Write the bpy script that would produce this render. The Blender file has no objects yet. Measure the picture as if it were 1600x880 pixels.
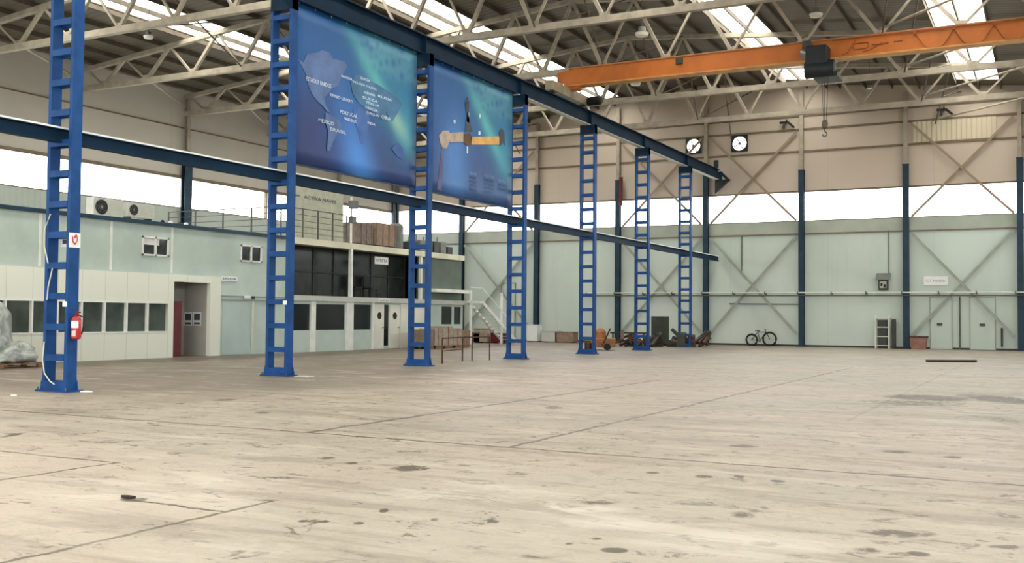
import bpy, bmesh, math, random
from mathutils import Vector, Matrix, noise
random.seed(7)
SC = bpy.context.scene
COL = SC.collection

# ------------------------------------------------------------------ camera
F, YAW, PITCH, ROLL, EYE = 1622.79, 0.4793, 0.0340, 0.0085, 1.5
_cy, _sy = math.cos(YAW), math.sin(YAW)
FWD = Vector((-_sy*math.cos(PITCH), _cy*math.cos(PITCH), math.sin(PITCH)))
_r = Vector((_cy, _sy, 0)); _u = _r.cross(FWD)
RT = math.cos(ROLL)*_r + math.sin(ROLL)*_u
UP = -math.sin(ROLL)*_r + math.cos(ROLL)*_u
CAM = Vector((0, 0, EYE))
cd = bpy.data.cameras.new('camera'); co = bpy.data.objects.new('camera', cd); COL.objects.link(co)
cd.sensor_width = 36; cd.lens = F/1600*36; cd.clip_start = .1; cd.clip_end = 500
co.matrix_world = Matrix((( RT.x, UP.x, -FWD.x, CAM.x), (RT.y, UP.y, -FWD.y, CAM.y), (RT.z, UP.z, -FWD.z, CAM.z), (0, 0, 0, 1)))
SC.camera = co

def at(px, py, ax, c):
    """point where the sight line of a photo pixel meets the plane ax = c (the hall was surveyed this way)"""
    d = FWD + (px-800)/F*RT - (py-440)/F*UP
    k = 'XYZ'.index(ax); t = (c-CAM[k])/d[k]
    return CAM + t*d

# ------------------------------------------------------------------ surveyed dimensions
XC = -16.88                       # crane column row
Y0, DY = 13.71, 6.376             # first column line, bay length
YL = [Y0+i*DY for i in range(8)]
XL, XR, YF, YN = -39.34, 4.05, 58.34, -12.0   # hall shell
EX = 5.424
XO = -26.9                        # office front
RIDGE = (XL+XR)/2
def top_chord(x): return 12.6 + .097*((x-XL) if x < RIDGE else (XR-x))
def roof_z(x): return top_chord(x)+.36

# ------------------------------------------------------------------ materials
def lin(c):
    out = []
    for v in c:
        v = v/255
        out.append(v/12.92 if v <= .04045 else ((v+.055)/1.055)**2.4)
    return out+[1]
class N:
    def __init__(s, name):
        s.m = bpy.data.materials.new(name); s.m.use_nodes = True; s.t = s.m.node_tree; s.t.nodes.clear()
        s.out = s.n('ShaderNodeOutputMaterial')
    def n(s, ty, **k):
        x = s.t.nodes.new(ty)
        for a, b in k.items(): setattr(x, a, b)
        return x
    def l(s, a, b): s.t.links.new(a, b)
    def setin(s, sock, v):
        if hasattr(v, 'links'): s.l(v, sock)
        else: sock.default_value = v
    def math(s, op, a, b=0, clamp=False):
        x = s.n('ShaderNodeMath', operation=op, use_clamp=clamp)
        s.setin(x.inputs[0], a); s.setin(x.inputs[1], b); return x.outputs[0]
    def mix(s, f, a, b):
        x = s.n('ShaderNodeMix', data_type='RGBA')
        s.setin(x.inputs[0], f); s.setin(x.inputs[6], a); s.setin(x.inputs[7], b); return x.outputs[2]
    def noise(s, vec, scale, detail=4, rough=.55, dist=0):
        x = s.n('ShaderNodeTexNoise'); x.inputs['Scale'].default_value = scale
        x.inputs['Detail'].default_value = detail; x.inputs['Roughness'].default_value = rough
        x.inputs['Distortion'].default_value = dist
        s.l(vec, x.inputs['Vector']); return x.outputs['Fac']
    def ramp(s, f, lo, hi):
        x = s.n('ShaderNodeMapRange', interpolation_type='SMOOTHSTEP'); s.l(f, x.inputs[0])
        x.inputs[1].default_value = lo; x.inputs[2].default_value = hi; return x.outputs[0]
    def coord(s, kind='Object', scale=None):
        x = s.n('ShaderNodeTexCoord').outputs[kind]
        if scale:
            m = s.n('ShaderNodeMapping'); s.l(x, m.inputs[0]); m.inputs['Scale'].default_value = scale; x = m.outputs[0]
        return x
    def pos(s, scale=None):
        x = s.n('ShaderNodeNewGeometry').outputs['Position']
        if scale:
            m = s.n('ShaderNodeMapping'); s.l(x, m.inputs[0]); m.inputs['Scale'].default_value = scale; x = m.outputs[0]
        return x
    def bsdf(s, col, rough=.6, metal=0, spec=.5, bump=None, bstr=.2, bdist=.02):
        b = s.n('ShaderNodeBsdfPrincipled'); s.setin(b.inputs['Base Color'], col)
        s.setin(b.inputs['Roughness'], rough); b.inputs['Metallic'].default_value = metal
        b.inputs['Specular IOR Level'].default_value = spec
        if bump is not None:
            q = s.n('ShaderNodeBump'); q.inputs['Strength'].default_value = bstr; q.inputs['Distance'].default_value = bdist
            s.l(bump, q.inputs['Height']); s.l(q.outputs[0], b.inputs['Normal'])
        s.l(b.outputs[0], s.out.inputs[0]); return b

def mat(name, rgb, rough=.6, metal=0, var=.12, scale=3, spec=.4, stretch=None, dirt=None):
    """paint or plain stuff with mild wear: base colour varied by noise"""
    g = N(name); v = g.pos(stretch) if stretch else g.pos()
    c = lin(rgb); d = [x*(1-var*1.6) for x in c[:3]]+[1]; h = [min(1, x*(1+var)) for x in c[:3]]+[1]
    f = g.ramp(g.noise(v, scale, 5), .3, .7)
    col = g.mix(f, d, h)
    if dirt:
        f2 = g.ramp(g.noise(g.pos((1, 1, .35)), .9, 6, .65), .52, .75)
        col = g.mix(g.math('MULTIPLY', f2, dirt[1]), col, lin(dirt[0]))
    g.bsdf(col, rough, metal, spec, bump=g.noise(v, scale*6, 3), bstr=.08)
    return g.m

M = {}
M['blue'] = mat('blue_paint', (32, 74, 132), .5, 0, .14, 2.5, .15)
M['blue_beam'] = mat('blue_beam_paint', (14, 42, 66), .55, 0, .16, 1.5, .12)
M['navy'] = mat('navy_column_paint', (30, 54, 72), .5, 0, .15, 2, .3)
M['greycol'] = mat('grey_steel_paint', (168, 158, 144), .6, 0, .1, 3)
M['truss'] = mat('truss_paint', (170, 162, 148), .6, 0, .12, 2.5)
M['trussdark'] = mat('rusty_brace', (96, 88, 78), .7, 0, .2, 3)
M['purlin'] = mat('purlin_steel', (92, 84, 74), .7, 0, .15, 2)
M['brown'] = mat('brown_trim', (122, 106, 88), .65, 0, .1, 3)
M['orange'] = mat('crane_orange', (190, 108, 44), .5, 0, .1, 1.2, dirt=((150, 92, 40), .5))
M['crdark'] = mat('crane_brown_line', (138, 72, 36), .6)
M['hoist'] = mat('hoist_blue_black', (20, 32, 38), .5, 0)
M['chrome'] = mat('grey_metal', (150, 152, 152), .35, .7)
M['black'] = mat('black_rubber', (22, 22, 22), .6)
M['white'] = mat('white_paint', (240, 242, 238), .5, 0, .05)
M['cream'] = mat('cream_panel', (234, 234, 222), .5, 0, .05, 1)
M['creamtrim'] = mat('cream_beam', (228, 226, 204), .55, 0, .08, 1)
M['greenpanel'] = mat('pale_green_panel', (194, 210, 202), .5, 0, .06, .8)
M['greendoor'] = mat('blue_green_door', (184, 202, 198), .5, 0, .05, .8)
M['darkgreen'] = mat('dark_green_wall', (98, 112, 100), .5, 0, .1, 1)
M['greyin'] = mat('grey_plaster', (176, 172, 164), .7, 0, .07, 1)
M['dred'] = mat('dark_red_door', (104, 34, 42), .4, 0, .1)
M['red'] = mat('extinguisher_red', (178, 38, 42), .3, 0, .08, 3, .6)
M['pinklabel'] = mat('faded_pink_label', (236, 190, 184), .5, 0, .05)
M['darktrim'] = mat('dark_blue_trim', (36, 66, 88), .5)
M['grey'] = mat('mid_grey', (118, 122, 120), .55)
M['dgrey'] = mat('dark_grey', (62, 64, 62), .6)
M['lgrey'] = mat('light_grey', (196, 198, 192), .55, 0, .05)
M['rail'] = mat('railing_grey', (96, 98, 96), .5, .3)
M['sagegrey'] = mat('sage_board', (190, 194, 176), .7, 0, .08, 4)
M['board'] = mat('cardboard', (150, 128, 110), .8, 0, .12, 4)
M['paleboard'] = mat('pale_cardboard', (176, 162, 148), .8, 0, .12, 4)
M['crate'] = mat('weathered_crate', (128, 116, 108), .8, 0, .15, 5)
M['wood'] = mat('pallet_wood', (142, 104, 78), .8, 0, .2, 6, stretch=(1, 6, 6))
M['film'] = mat('crumpled_film', (176, 184, 178), .3, 0, .25, 5, .6)
M['scrap'] = mat('scrap_iron', (62, 56, 50), .6, .4, .35, 6)
M['rust'] = mat('rusty_iron', (84, 62, 50), .75, .2, .3, 6)
M['tan'] = mat('tan_machine', (156, 104, 62), .5, 0, .2, 4)
M['terra'] = mat('terracotta_bin', (150, 112, 98), .7, 0, .12, 4)
M['conduit'] = mat('white_pipe', (214, 218, 206), .45, 0, .06)
M['darkpipe'] = mat('dark_pipe', (84, 90, 84), .5)
M['ink'] = mat('dark_ink', (70, 74, 76), .7)
M['faintink'] = mat('faint_ink', (150, 158, 150), .7)
M['redink'] = mat('red_ink', (190, 40, 34), .6)
M['mapink'] = mat('map_print', (74, 100, 150), .6, 0, .25, 1.2)
M['whiteink'] = mat('white_print', (206, 220, 236), .6)
M['plank'] = mat('dark_plank', (52, 42, 34), .8)
M['paper'] = mat('white_paper', (236, 238, 240), .7, 0, .03)
M['greenmac'] = mat('dark_green_machine', (52, 62, 48), .5)
M['lampglass'] = mat('lamp_bowl', (222, 222, 214), .25, 0, .03, 3, .6)

def glass(name, tint, refl=.06):
    g = N(name)
    t = g.n('ShaderNodeBsdfTransparent'); t.inputs[0].default_value = tint+[1]
    s = g.n('ShaderNodeBsdfGlossy'); s.inputs['Roughness'].default_value = .08
    x = g.n('ShaderNodeMixShader'); x.inputs[0].default_value = refl
    g.l(t.outputs[0], x.inputs[1]); g.l(s.outputs[0], x.inputs[2]); g.l(x.outputs[0], g.out.inputs[0]); return g.m
M['pane'] = glass('clear_pane', [.95, .97, .97], .04)
M['skypane'] = glass('warm_fibreglass', [.97, .94, .87], .03)

def glazing(name, rgb, rough=.12):
    g = N(name); v = g.pos((1, 1, 1))
    f = g.ramp(g.noise(v, 1.4, 3), .35, .7); c = lin(rgb)
    g.bsdf(g.mix(f, c, [x*.55 for x in c[:3]]+[1]), rough, 0, .5); return g.m
M['darkglass'] = glazing('dark_office_glass', (84, 94, 88))
M['blackglass'] = glazing('black_office_glass', (34, 40, 40))
M['tallglass'] = glazing('terrace_glass', (56, 62, 58), .2)

# painted sheet walls
def sheet(name, rgb, rgb2, ax, seam, ribs=0, dirt=.3, seamdark=.75, off=0):
    g = N(name); p = g.pos(); sp = g.n('ShaderNodeSeparateXYZ'); g.l(p, sp.inputs[0]); c = g.math('SUBTRACT', sp.outputs[ax], off)
    big = g.ramp(g.noise(g.pos((1, 1, .6)), .16, 4, .6), .3, .7)
    col = g.mix(big, lin(rgb), lin(rgb2))
    st = g.ramp(g.noise(g.pos((1.6, 1.6, .12)), 1.3, 5, .7), .5, .8)
    col = g.mix(g.math('MULTIPLY', st, dirt), col, [x*.72 for x in lin(rgb)[:3]]+[1])
    fr = g.math('ABSOLUTE', g.math('SUBTRACT', g.math('FRACT', g.math('DIVIDE', c, seam)), .5))
    ln = g.math('GREATER_THAN', fr, .5-.009/seam)
    col = g.mix(g.math('MULTIPLY', ln, 1-seamdark), col, [0.02, .02, .02, 1])
    bump = None
    if ribs: bump = g.math('SINE', g.math('MULTIPLY', c, 2*math.pi/ribs))
    g.bsdf(col, .55, 0, .35, bump=bump, bstr=.35, bdist=.02); return g.m
M['farlow'] = sheet('green_far_wall', (202, 214, 208), (188, 202, 194), 0, 5.424, 0, .3, .85)
M['farup'] = sheet('beige_upper_wall', (204, 190, 176), (192, 180, 168), 0, 5.424, 0, .12, .8)
M['leftup'] = sheet('grey_upper_wall', (200, 194, 186), (188, 183, 175), 1, 6.376, 0, .12, .8)
M['leftlow'] = sheet('grey_green_side_wall', (176, 184, 176), (168, 178, 172), 1, 6.376, .3, .2, .8)
M['ribbed'] = sheet('ribbed_translucent_sheet', (214, 204, 180), (206, 196, 172), 0, .24, .24, .1, .55)
M['creamfront'] = sheet('cream_panel_front', (238, 241, 229), (234, 236, 222), 1, .89, 0, .12, .75, 26.16)
M['roof'] = sheet('roof_sheet', (110, 102, 90), (98, 90, 80), 1, 1.06, .35, .4, .5)

# floor -----------------------------------------------------------------
def floor_material():
    g = N('worn_concrete'); p = g.pos(); sp = g.n('ShaderNodeSeparateXYZ'); g.l(p, sp.inputs[0]); X, Y = sp.outputs[0], sp.outputs[1]
    U = g.math('ADD', g.math('MULTIPLY', X, _cy), g.math('MULTIPLY', Y, _sy))
    V = g.math('SUBTRACT', g.math('MULTIPLY', Y, _cy), g.math('MULTIPLY', X, _sy))
    n1 = g.noise(p, .12, 5, .6); n2 = g.noise(p, .7, 6, .65, .4); n3 = g.noise(p, 4.5, 6, .7, .6); n4 = g.noise(p, 30, 3, .6)
    col = g.mix(g.ramp(n1, .35, .65), lin((158, 152, 138)), lin((176, 161, 147)))
    col = g.mix(g.math('MULTIPLY', g.ramp(n2, .48, .62), .4), col, lin((180, 172, 160)))
    col = g.mix(g.math('MULTIPLY', g.ramp(n3, .5, .64), .42), col, lin((122, 110, 98)))
    col = g.mix(g.math('MULTIPLY', g.ramp(n4, .5, .62), .22), col, lin((108, 98, 86)))
    # darker left nave and far end, paler near floor, long drag marks
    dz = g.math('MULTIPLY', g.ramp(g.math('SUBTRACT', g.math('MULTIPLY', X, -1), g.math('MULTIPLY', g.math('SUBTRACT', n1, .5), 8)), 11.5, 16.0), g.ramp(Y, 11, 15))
    nl = g.math('MULTIPLY', g.ramp(g.math('MULTIPLY', Y, -1), -11, -6), .3); col = g.mix(nl, col, lin((200, 192, 175)))
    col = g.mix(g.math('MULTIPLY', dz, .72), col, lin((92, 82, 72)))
    df = g.math('MULTIPLY', g.ramp(Y, 30, 46), g.ramp(n2, .2, .6)); col = g.mix(g.math('MULTIPLY', df, .3), col, lin((118, 104, 90)))
    n8 = g.noise(g.pos((.22, 1.5, 1)), 1.2, 7, .7, .5); col = g.mix(g.math('MULTIPLY', g.ramp(n8, .5, .62), .42), col, lin((122, 110, 96)))
    n9 = g.noise(g.pos((.3, 1.1, 1)), 1.7, 7, .7, .8); col = g.mix(g.math('MULTIPLY', g.ramp(n9, .52, .64), .4), col, lin((196, 188, 172)))
    # scattered grime specks
    n5 = g.noise(g.pos((1.0, 1.6, 1)), 2.2, 8, .75, .8)
    col = g.mix(g.math('MULTIPLY', g.ramp(n5, .57, .625), .75), col, lin((88, 78, 67)))
    wob = g.math('MULTIPLY', g.math('SUBTRACT', g.noise(p, 2.5, 5, .7), .5), .16)
    brk = g.ramp(g.noise(p, 1.1, 4, .7), .3, .5)
    def rect(c, k, w, o, a, b, s):
        m = g.math('LESS_THAN', g.math('ABSOLUTE', g.math('ADD', g.math('SUBTRACT', c, k), wob)), w)
        if a is not None:
            m = g.math('MULTIPLY', m, g.math('LESS_THAN', g.math('ABSOLUTE', g.math('SUBTRACT', o, (a+b)/2)), (b-a)/2))
        return g.math('MULTIPLY', g.math('MULTIPLY', m, s), g.math('ADD', g.math('MULTIPLY', brk, .45), .55))
    lines = [(Y, 10.62, .034, X, -26, 4, .9), (X, -8.45, .045, Y, 10.6, 24, .75), (X, -5.55, .034, Y, 10.6, 34, .7),
             (Y, 7.47, .028, X, -14, -8.3, .8), (X, -8.36, .026, Y, 3, 7.47, .75), (X, -5.58, .024, Y, 2, 6.6, .8),
             (Y, 6.05, .022, X, -6.7, -5.6, 1), (Y, 17.1, .03, X, -26, 4, .3), (X, -11.3, .03, Y, 10.6, 50, .35), (X, -2.7, .03, Y, 16, 50, .25),
             (Y, 15.55, .03, X, -16, -12, .5), (Y, 23.6, .035, X, -24, 4, .3), (Y, 30, .04, X, -24, 4, .3), (Y, 36.4, .05, X, -24, 4, .3)]
    tot = None
    for L in lines:
        r = rect(*L); tot = r if tot is None else g.math('MAXIMUM', tot, r)
    col = g.mix(tot, col, lin((72, 62, 50)))
    # oil and wear marks seen in the photograph (centre and half size read off the picture)
    dark = [(210, 781, 26, 4, .9), (490, 815, 30, 4, .9), (600, 798, 9, 4, .8), (640, 732, 38, 6, .75), (352, 625, 22, 2.5, .6), (280, 631, 10, 2, .5),
            (960, 860, 26, 5, .95), (1160, 805, 26, 7, .55), (1400, 833, 80, 9, .5), (1435, 866, 22, 5, .75), (1355, 860, 30, 7, .5),
            (1450, 622, 75, 6, .75), (1560, 624, 60, 9, .65), (1160, 697, 30, 3, .6), (1400, 706, 30, 3, .6), (1490, 715, 18, 3, .6),
            (1100, 745, 18, 3, .8), (1155, 745, 10, 2.5, .8), (1215, 752, 14, 2.5, .8), (1020, 739, 14, 2.5, .6), (865, 637, 20, 3, .5), (835, 870, 60, 6, .3),
            (1200, 850, 36, 6, .45), (1245, 870, 32, 6, .4), (680, 812, 10, 3, .7), (560, 818, 12, 3, .8), (20, 680, 14, 6, .5), (170, 690, 60, 4, .35),
            (930, 785, 60, 6, .4), (1090, 787, 70, 7, .35), (700, 600, 60, 4, .3), (410, 645, 20, 3, .4), (930, 842, 14, 3, .6), (890, 850, 10, 2.5, .7),
            (430, 747, 60, 3, .4), (510, 716, 20, 3, .5), (548, 724, 14, 3, .5), (770, 815, 14, 4, .6), (1430, 630, 120, 7, .4), (1580, 660, 40, 20, .3), (1570, 855, 36, 4, .6)]
    n6 = g.noise(p, 5.5, 6, .75, 1.2); n7 = g.noise(p, 1.4, 4, .6)
    tot = None
    for px, py, hw, hh, s in dark:
        c = at(px, py, 'Z', 0); a = at(px+hw, py, 'Z', 0); b = at(px, py-hh, 'Z', 0); b2 = at(px, py+hh, 'Z', 0)
        u, v = c.x*_cy+c.y*_sy, c.y*_cy-c.x*_sy
        ru = (a-c).length; rv = (b-b2).length/2
        du = g.math('DIVIDE', g.math('SUBTRACT', U, u), ru); dv = g.math('DIVIDE', g.math('SUBTRACT', V, v), rv)
        d = g.math('ADD', g.math('MULTIPLY', du, du), g.math('MULTIPLY', dv, dv))
        m = g.math('MULTIPLY', g.math('SUBTRACT', 1, d, True), s); tot = m if tot is None else g.math('MAXIMUM', tot, m)
    tot = g.ramp(g.math('MULTIPLY', tot, g.math('ADD', g.math('MULTIPLY', n6, 2.8), -.72)), .1, .34)
    col = g.mix(g.math('MULTIPLY', tot, .82), col, lin((60, 51, 42)))
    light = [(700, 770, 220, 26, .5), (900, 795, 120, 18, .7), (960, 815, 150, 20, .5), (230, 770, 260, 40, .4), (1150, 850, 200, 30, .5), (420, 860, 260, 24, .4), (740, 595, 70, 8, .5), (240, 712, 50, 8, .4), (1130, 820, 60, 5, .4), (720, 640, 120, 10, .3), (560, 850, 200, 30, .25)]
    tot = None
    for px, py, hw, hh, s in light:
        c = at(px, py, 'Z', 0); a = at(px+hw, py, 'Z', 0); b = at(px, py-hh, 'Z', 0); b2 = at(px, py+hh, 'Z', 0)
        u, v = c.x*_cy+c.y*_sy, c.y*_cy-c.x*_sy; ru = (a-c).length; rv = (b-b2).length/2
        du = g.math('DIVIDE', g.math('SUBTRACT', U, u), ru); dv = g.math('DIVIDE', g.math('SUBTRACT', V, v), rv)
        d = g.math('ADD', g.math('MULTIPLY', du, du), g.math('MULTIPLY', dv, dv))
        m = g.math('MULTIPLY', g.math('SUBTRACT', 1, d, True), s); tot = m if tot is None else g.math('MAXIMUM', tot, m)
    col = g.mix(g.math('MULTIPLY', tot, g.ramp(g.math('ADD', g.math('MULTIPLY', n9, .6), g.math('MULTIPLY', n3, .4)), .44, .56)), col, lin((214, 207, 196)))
    rough = g.math('ADD', g.math('MULTIPLY', n2, .35), .32)
    g.bsdf(col, rough, 0, .4, bump=n3, bstr=.12, bdist=.02)
    return g.m
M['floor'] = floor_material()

# banners ---------------------------------------------------------------
def banner_material(name, w, h, second=False):
    g = N(name); sp = g.n('ShaderNodeSeparateXYZ'); g.l(g.coord(), sp.inputs[0])
    y = g.math('DIVIDE', sp.outputs[1], w); z = g.math('DIVIDE', sp.outputs[2], h)
    v = g.coord()
    col = g.mix(g.ramp(z, 0, .9), lin((34, 56, 112)), lin((28, 88, 150)))
    def blob(cy, cz, ry, rz, slant, rgb, s):
        nonlocal col
        yy = g.math('SUBTRACT', g.math('SUBTRACT', y, cy), g.math('MULTIPLY', g.math('SUBTRACT', z, cz), slant))
        a = g.math('DIVIDE', yy, ry); b = g.math('DIVIDE', g.math('SUBTRACT', z, cz), rz)
        d = g.math('ADD', g.math('MULTIPLY', a, a), g.math('MULTIPLY', b, b))
        f = g.math('MULTIPLY', g.math('POWER', 2.718, g.math('MULTIPLY', d, -1.6)), s)
        col = g.mix(f, col, lin(rgb))
    blob(.75, .75, .30, .40, 0, (40, 132, 160), .75)
    blob(.68, .62, .09, .40, -.75, (96, 190, 190), .85)
    blob(.90, .42, .13, .25, 0, (60, 150, 176), .7)
    if not second:
        blob(.82, .45, .08, .14, -.6, (160, 190, 160), .6)
        blob(.50, .08, .17, .5, -.3, (70, 140, 224), .95)
        blob(.15, .2, .2, .4, 0, (38, 48, 100), .6)
    else:
        blob(.30, .25, .2, .5, 0, (76, 138, 208), .9)
        blob(.72, .10, .3, .16, 0, (70, 120, 170), .5)
    blob(.05, .8, .2, .3, 0, (40, 96, 160), .5)
    w_ = g.n('ShaderNodeTexVoronoi'); w_.inputs['Scale'].default_value = 3.2; g.l(v, w_.inputs['Vector'])
    f = g.math('MULTIPLY', g.math('MULTIPLY', g.ramp(w_.outputs[0], .1, .6), g.ramp(z, .68, .82)), g.ramp(y, .45, .6))
    col = g.mix(g.math('MULTIPLY', f, .35), col, lin((120, 190, 204)))
    col = g.mix(g.math('MULTIPLY', g.ramp(g.noise(v, .5, 3), .4, .7), .25), col, lin((40, 70, 140)))
    g.bsdf(col, .45, 0, .4, bump=g.noise(v, 1.2, 2), bstr=.3, bdist=.06); return g.m

# ------------------------------------------------------------------ mesh builder
class MB:
    def __init__(s): s.v = []; s.f = []
    def add(s, vs, fs):
        o = len(s.v); s.v += [Vector(p) for p in vs]; s.f += [tuple(i+o for i in f) for f in fs]; return s
    def box(s, x0, x1, y0, y1, z0, z1):
        x0, x1 = min(x0, x1), max(x0, x1); y0, y1 = min(y0, y1), max(y0, y1); z0, z1 = min(z0, z1), max(z0, z1)
        return s.add([(x0,y0,z0),(x1,y0,z0),(x1,y1,z0),(x0,y1,z0),(x0,y0,z1),(x1,y0,z1),(x1,y1,z1),(x0,y1,z1)],
                     [(0,3,2,1),(4,5,6,7),(0,1,5,4),(1,2,6,5),(2,3,7,6),(3,0,4,7)])
    def bar(s, p, q, w, h, up=(0,0,1)):
        p, q = Vector(p), Vector(q); d = (q-p).normalized(); up = Vector(up)
        if abs(d.dot(up)) > .98: up = Vector((0,1,0))
        a = d.cross(up).normalized(); b = a.cross(d).normalized(); a *= w/2; b *= h/2
        return s.add([p-a-b,p+a-b,p+a+b,p-a+b,q-a-b,q+a-b,q+a+b,q-a+b],
                     [(0,1,2,3),(7,6,5,4),(0,4,5,1),(1,5,6,2),(2,6,7,3),(3,7,4,0)])
    def ibeam(s, p, q, w, h, t=.02, up=(0,0,1)):
        p, q = Vector(p), Vector(q); d = (q-p).normalized(); u = Vector(up); a = d.cross(u).normalized(); b = a.cross(d).normalized()
        s.bar(p+b*(h/2-t/2), q+b*(h/2-t/2), w, t, up); s.bar(p-b*(h/2-t/2), q-b*(h/2-t/2), w, t, up)
        return s.bar(p, q, t*.8, h-2*t, up)
    def tube(s, pts, r, n=8, close=False):
        pts = [Vector(p) for p in pts]; m = len(pts); rings = []
        for i, p in enumerate(pts):
            a = pts[(i-1) % m] if (close or i) else p; b = pts[(i+1) % m] if (close or i < m-1) else p
            d = (b-a).normalized(); up = Vector((0,0,1)) if abs(d.z) < .95 else Vector((1,0,0))
            e = d.cross(up).normalized(); g = e.cross(d)
            rr = r[i] if isinstance(r, (list, tuple)) else r
            rings.append([p+(e*math.cos(2*math.pi*k/n)+g*math.sin(2*math.pi*k/n))*rr for k in range(n)])
        vs = [v for R in rings for v in R]; fs = []
        for i in range(m if close else m-1):
            j = (i+1) % m
            for k in range(n): fs.append((i*n+k, i*n+(k+1) % n, j*n+(k+1) % n, j*n+k))
        if not close: fs += [tuple(range(n-1, -1, -1)), tuple((m-1)*n+k for k in range(n))]
        return s.add(vs, fs)
    def lathe(s, c, prof, n=20, axis='Z'):
        c = Vector(c); vs = []; fs = []
        for r, h in prof:
            for k in range(n):
                a = 2*math.pi*k/n; x, y = r*math.cos(a), r*math.sin(a)
                vs.append(c+Vector({'Z': (x,y,h), 'Y': (x,h,y), 'X': (h,x,y)}[axis]))
        for i in range(len(prof)-1):
            for k in range(n): fs.append((i*n+k, i*n+(k+1) % n, (i+1)*n+(k+1) % n, (i+1)*n+k))
        fs += [tuple(range(n-1, -1, -1)), tuple((len(prof)-1)*n+k for k in range(n))]
        return s.add(vs, fs)
    def prism(s, poly, d):
        """extrude a planar polygon (3-D points) by vector d"""
        d = Vector(d); n = len(poly); P = [Vector(p) for p in poly]
        return s.add(P+[p+d for p in P], [tuple(range(n-1, -1, -1)), tuple(range(n, 2*n))]+[(i, (i+1) % n, (i+1) % n+n, i+n) for i in range(n)])
    def build(s, name, m, parent=None, bevel=0, smooth=False, loc=None):
        if parent is not None:
            o_ = Vector((0,0,0)); q = parent
            while q is not None: o_ += q.location; q = q.parent
            org = o_; oloc = Vector((0,0,0))
        else:
            if loc is None:
                xs = [v.x for v in s.v]; ys = [v.y for v in s.v]; zs = [v.z for v in s.v]
                loc = Vector(((min(xs)+max(xs))/2, (min(ys)+max(ys))/2, min(zs)))
            org = Vector(loc); oloc = org
        me = bpy.data.meshes.new(name); me.from_pydata([tuple(v-org) for v in s.v], [], s.f); me.update()
        bm = bmesh.new(); bm.from_mesh(me); bmesh.ops.recalc_face_normals(bm, faces=bm.faces)
        bm.to_mesh(me); bm.free()
        me.materials.append(M[m] if isinstance(m, str) else m)
        if smooth:
            for p in me.polygons: p.use_smooth = True
            me.set_sharp_from_angle(angle=math.radians(40))
        o = bpy.data.objects.new(name, me); COL.objects.link(o); o.location = oloc
        if parent is not None: o.parent = parent
        if bevel:
            b = o.modifiers.new('bevel', 'BEVEL'); b.width = bevel; b.segments = 2; b.limit_method = 'ANGLE'
        return o

def tag(o, label=None, cat=None, group=None, kind=None):
    if label: o['label'] = label
    if cat: o['category'] = cat
    if group: o['group'] = group
    if kind: o['kind'] = kind
    return o
def empty(name, loc, label, cat, group=None):
    o = bpy.data.objects.new(name, None); COL.objects.link(o); o.location = Vector(loc); o.empty_display_size = .2
    return tag(o, label, cat, group)
def struct(o): o['kind'] = 'structure'; return o
def children(o): return [c for c in bpy.data.objects if c.parent == o]
def copy_tree(o, parent=None, kids=None):
    c = o.copy(); COL.objects.link(c); c.parent = parent
    for k in children(o): copy_tree(k, c)
    return c
def dup(o, d, label, group=None):
    c = copy_tree(o); c.location = o.location+Vector(d); c['label'] = label
    if group: c['group'] = group
    return c
def text(body, size, face, org, mname, parent, name='lettering', depth=.004, align='LEFT', width=None):
    """real lettering; face '+X' reads along +Y, face '-Y' reads along +X"""
    cu = bpy.data.curves.new('t', 'FONT'); cu.body = body; cu.size = size; cu.extrude = depth/2; cu.align_x = align; cu.resolution_u = 2
    t = bpy.data.objects.new('t', cu); COL.objects.link(t); bpy.context.view_layer.update()
    me = bpy.data.meshes.new_from_object(t.evaluated_get(bpy.context.evaluated_depsgraph_get()))
    bpy.data.objects.remove(t); bpy.data.curves.remove(cu)
    xs = [v.co.x for v in me.vertices]; k = 1 if not width else width/(max(xs)-min(xs))
    mb = MB(); vs = []
    for v in me.vertices:
        a, b, c = v.co.x*k, v.co.y, v.co.z
        vs.append(Vector(org)+(Vector((c, a, b)) if face == '+X' else Vector((a, -c, b))))
    mb.add(vs, [tuple(p.vertices) for p in me.polygons]); bpy.data.meshes.remove(me)
    return mb.build(name, mname, parent)

# ================================================================== THE HALL SHELL
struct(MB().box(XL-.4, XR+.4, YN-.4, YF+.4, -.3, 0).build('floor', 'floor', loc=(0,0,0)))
g_ = MB().box(-220, 220, -200, 260, -.5, -.32).build('ground', mat('outside_concrete', (170, 168, 160), .8, 0, .1, .3)); struct(g_)

SKY = [(-33.0, -30.9), (-24.4, -22.35), (-12.9, -10.95), (-4.2, -2.25)]
SKY_Y1 = 57.0
# ceiling: steel sheets between the skylights; purlins are its parts
r = MB()
edges = [XL-.4, *[e for s in SKY[:2] for e in s], RIDGE]; edges2 = [RIDGE, *[e for s in SKY[2:] for e in s], XR+.4]
def slab(mb, x0, x1, y0, y1, t=.05):
    a, b = roof_z(x0), roof_z(x1)
    mb.add([(x0,y0,a),(x1,y0,b),(x1,y1,b),(x0,y1,a),(x0,y0,a+t),(x1,y0,b+t),(x1,y1,b+t),(x0,y1,a+t)],
           [(0,3,2,1),(4,5,6,7),(0,1,5,4),(1,2,6,5),(2,3,7,6),(3,0,4,7)])
for E in (edges, edges2):
    for i in range(0, len(E)-1, 2): slab(r, E[i], E[i+1], YN-.4, YF+.4)
for s in SKY: slab(r, s[0], s[1], SKY_Y1, YF+.4)
ceil = r.build('ceiling', 'roof', loc=(RIDGE, 23, 14)); struct(ceil)
px_ = []
x = XL+.7
while x < XR-.2:
    px_.append(x); x += 1.356
for s in SKY: px_ += [s[0]-.06, (s[0]+s[1])/2, s[1]+.06]
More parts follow.
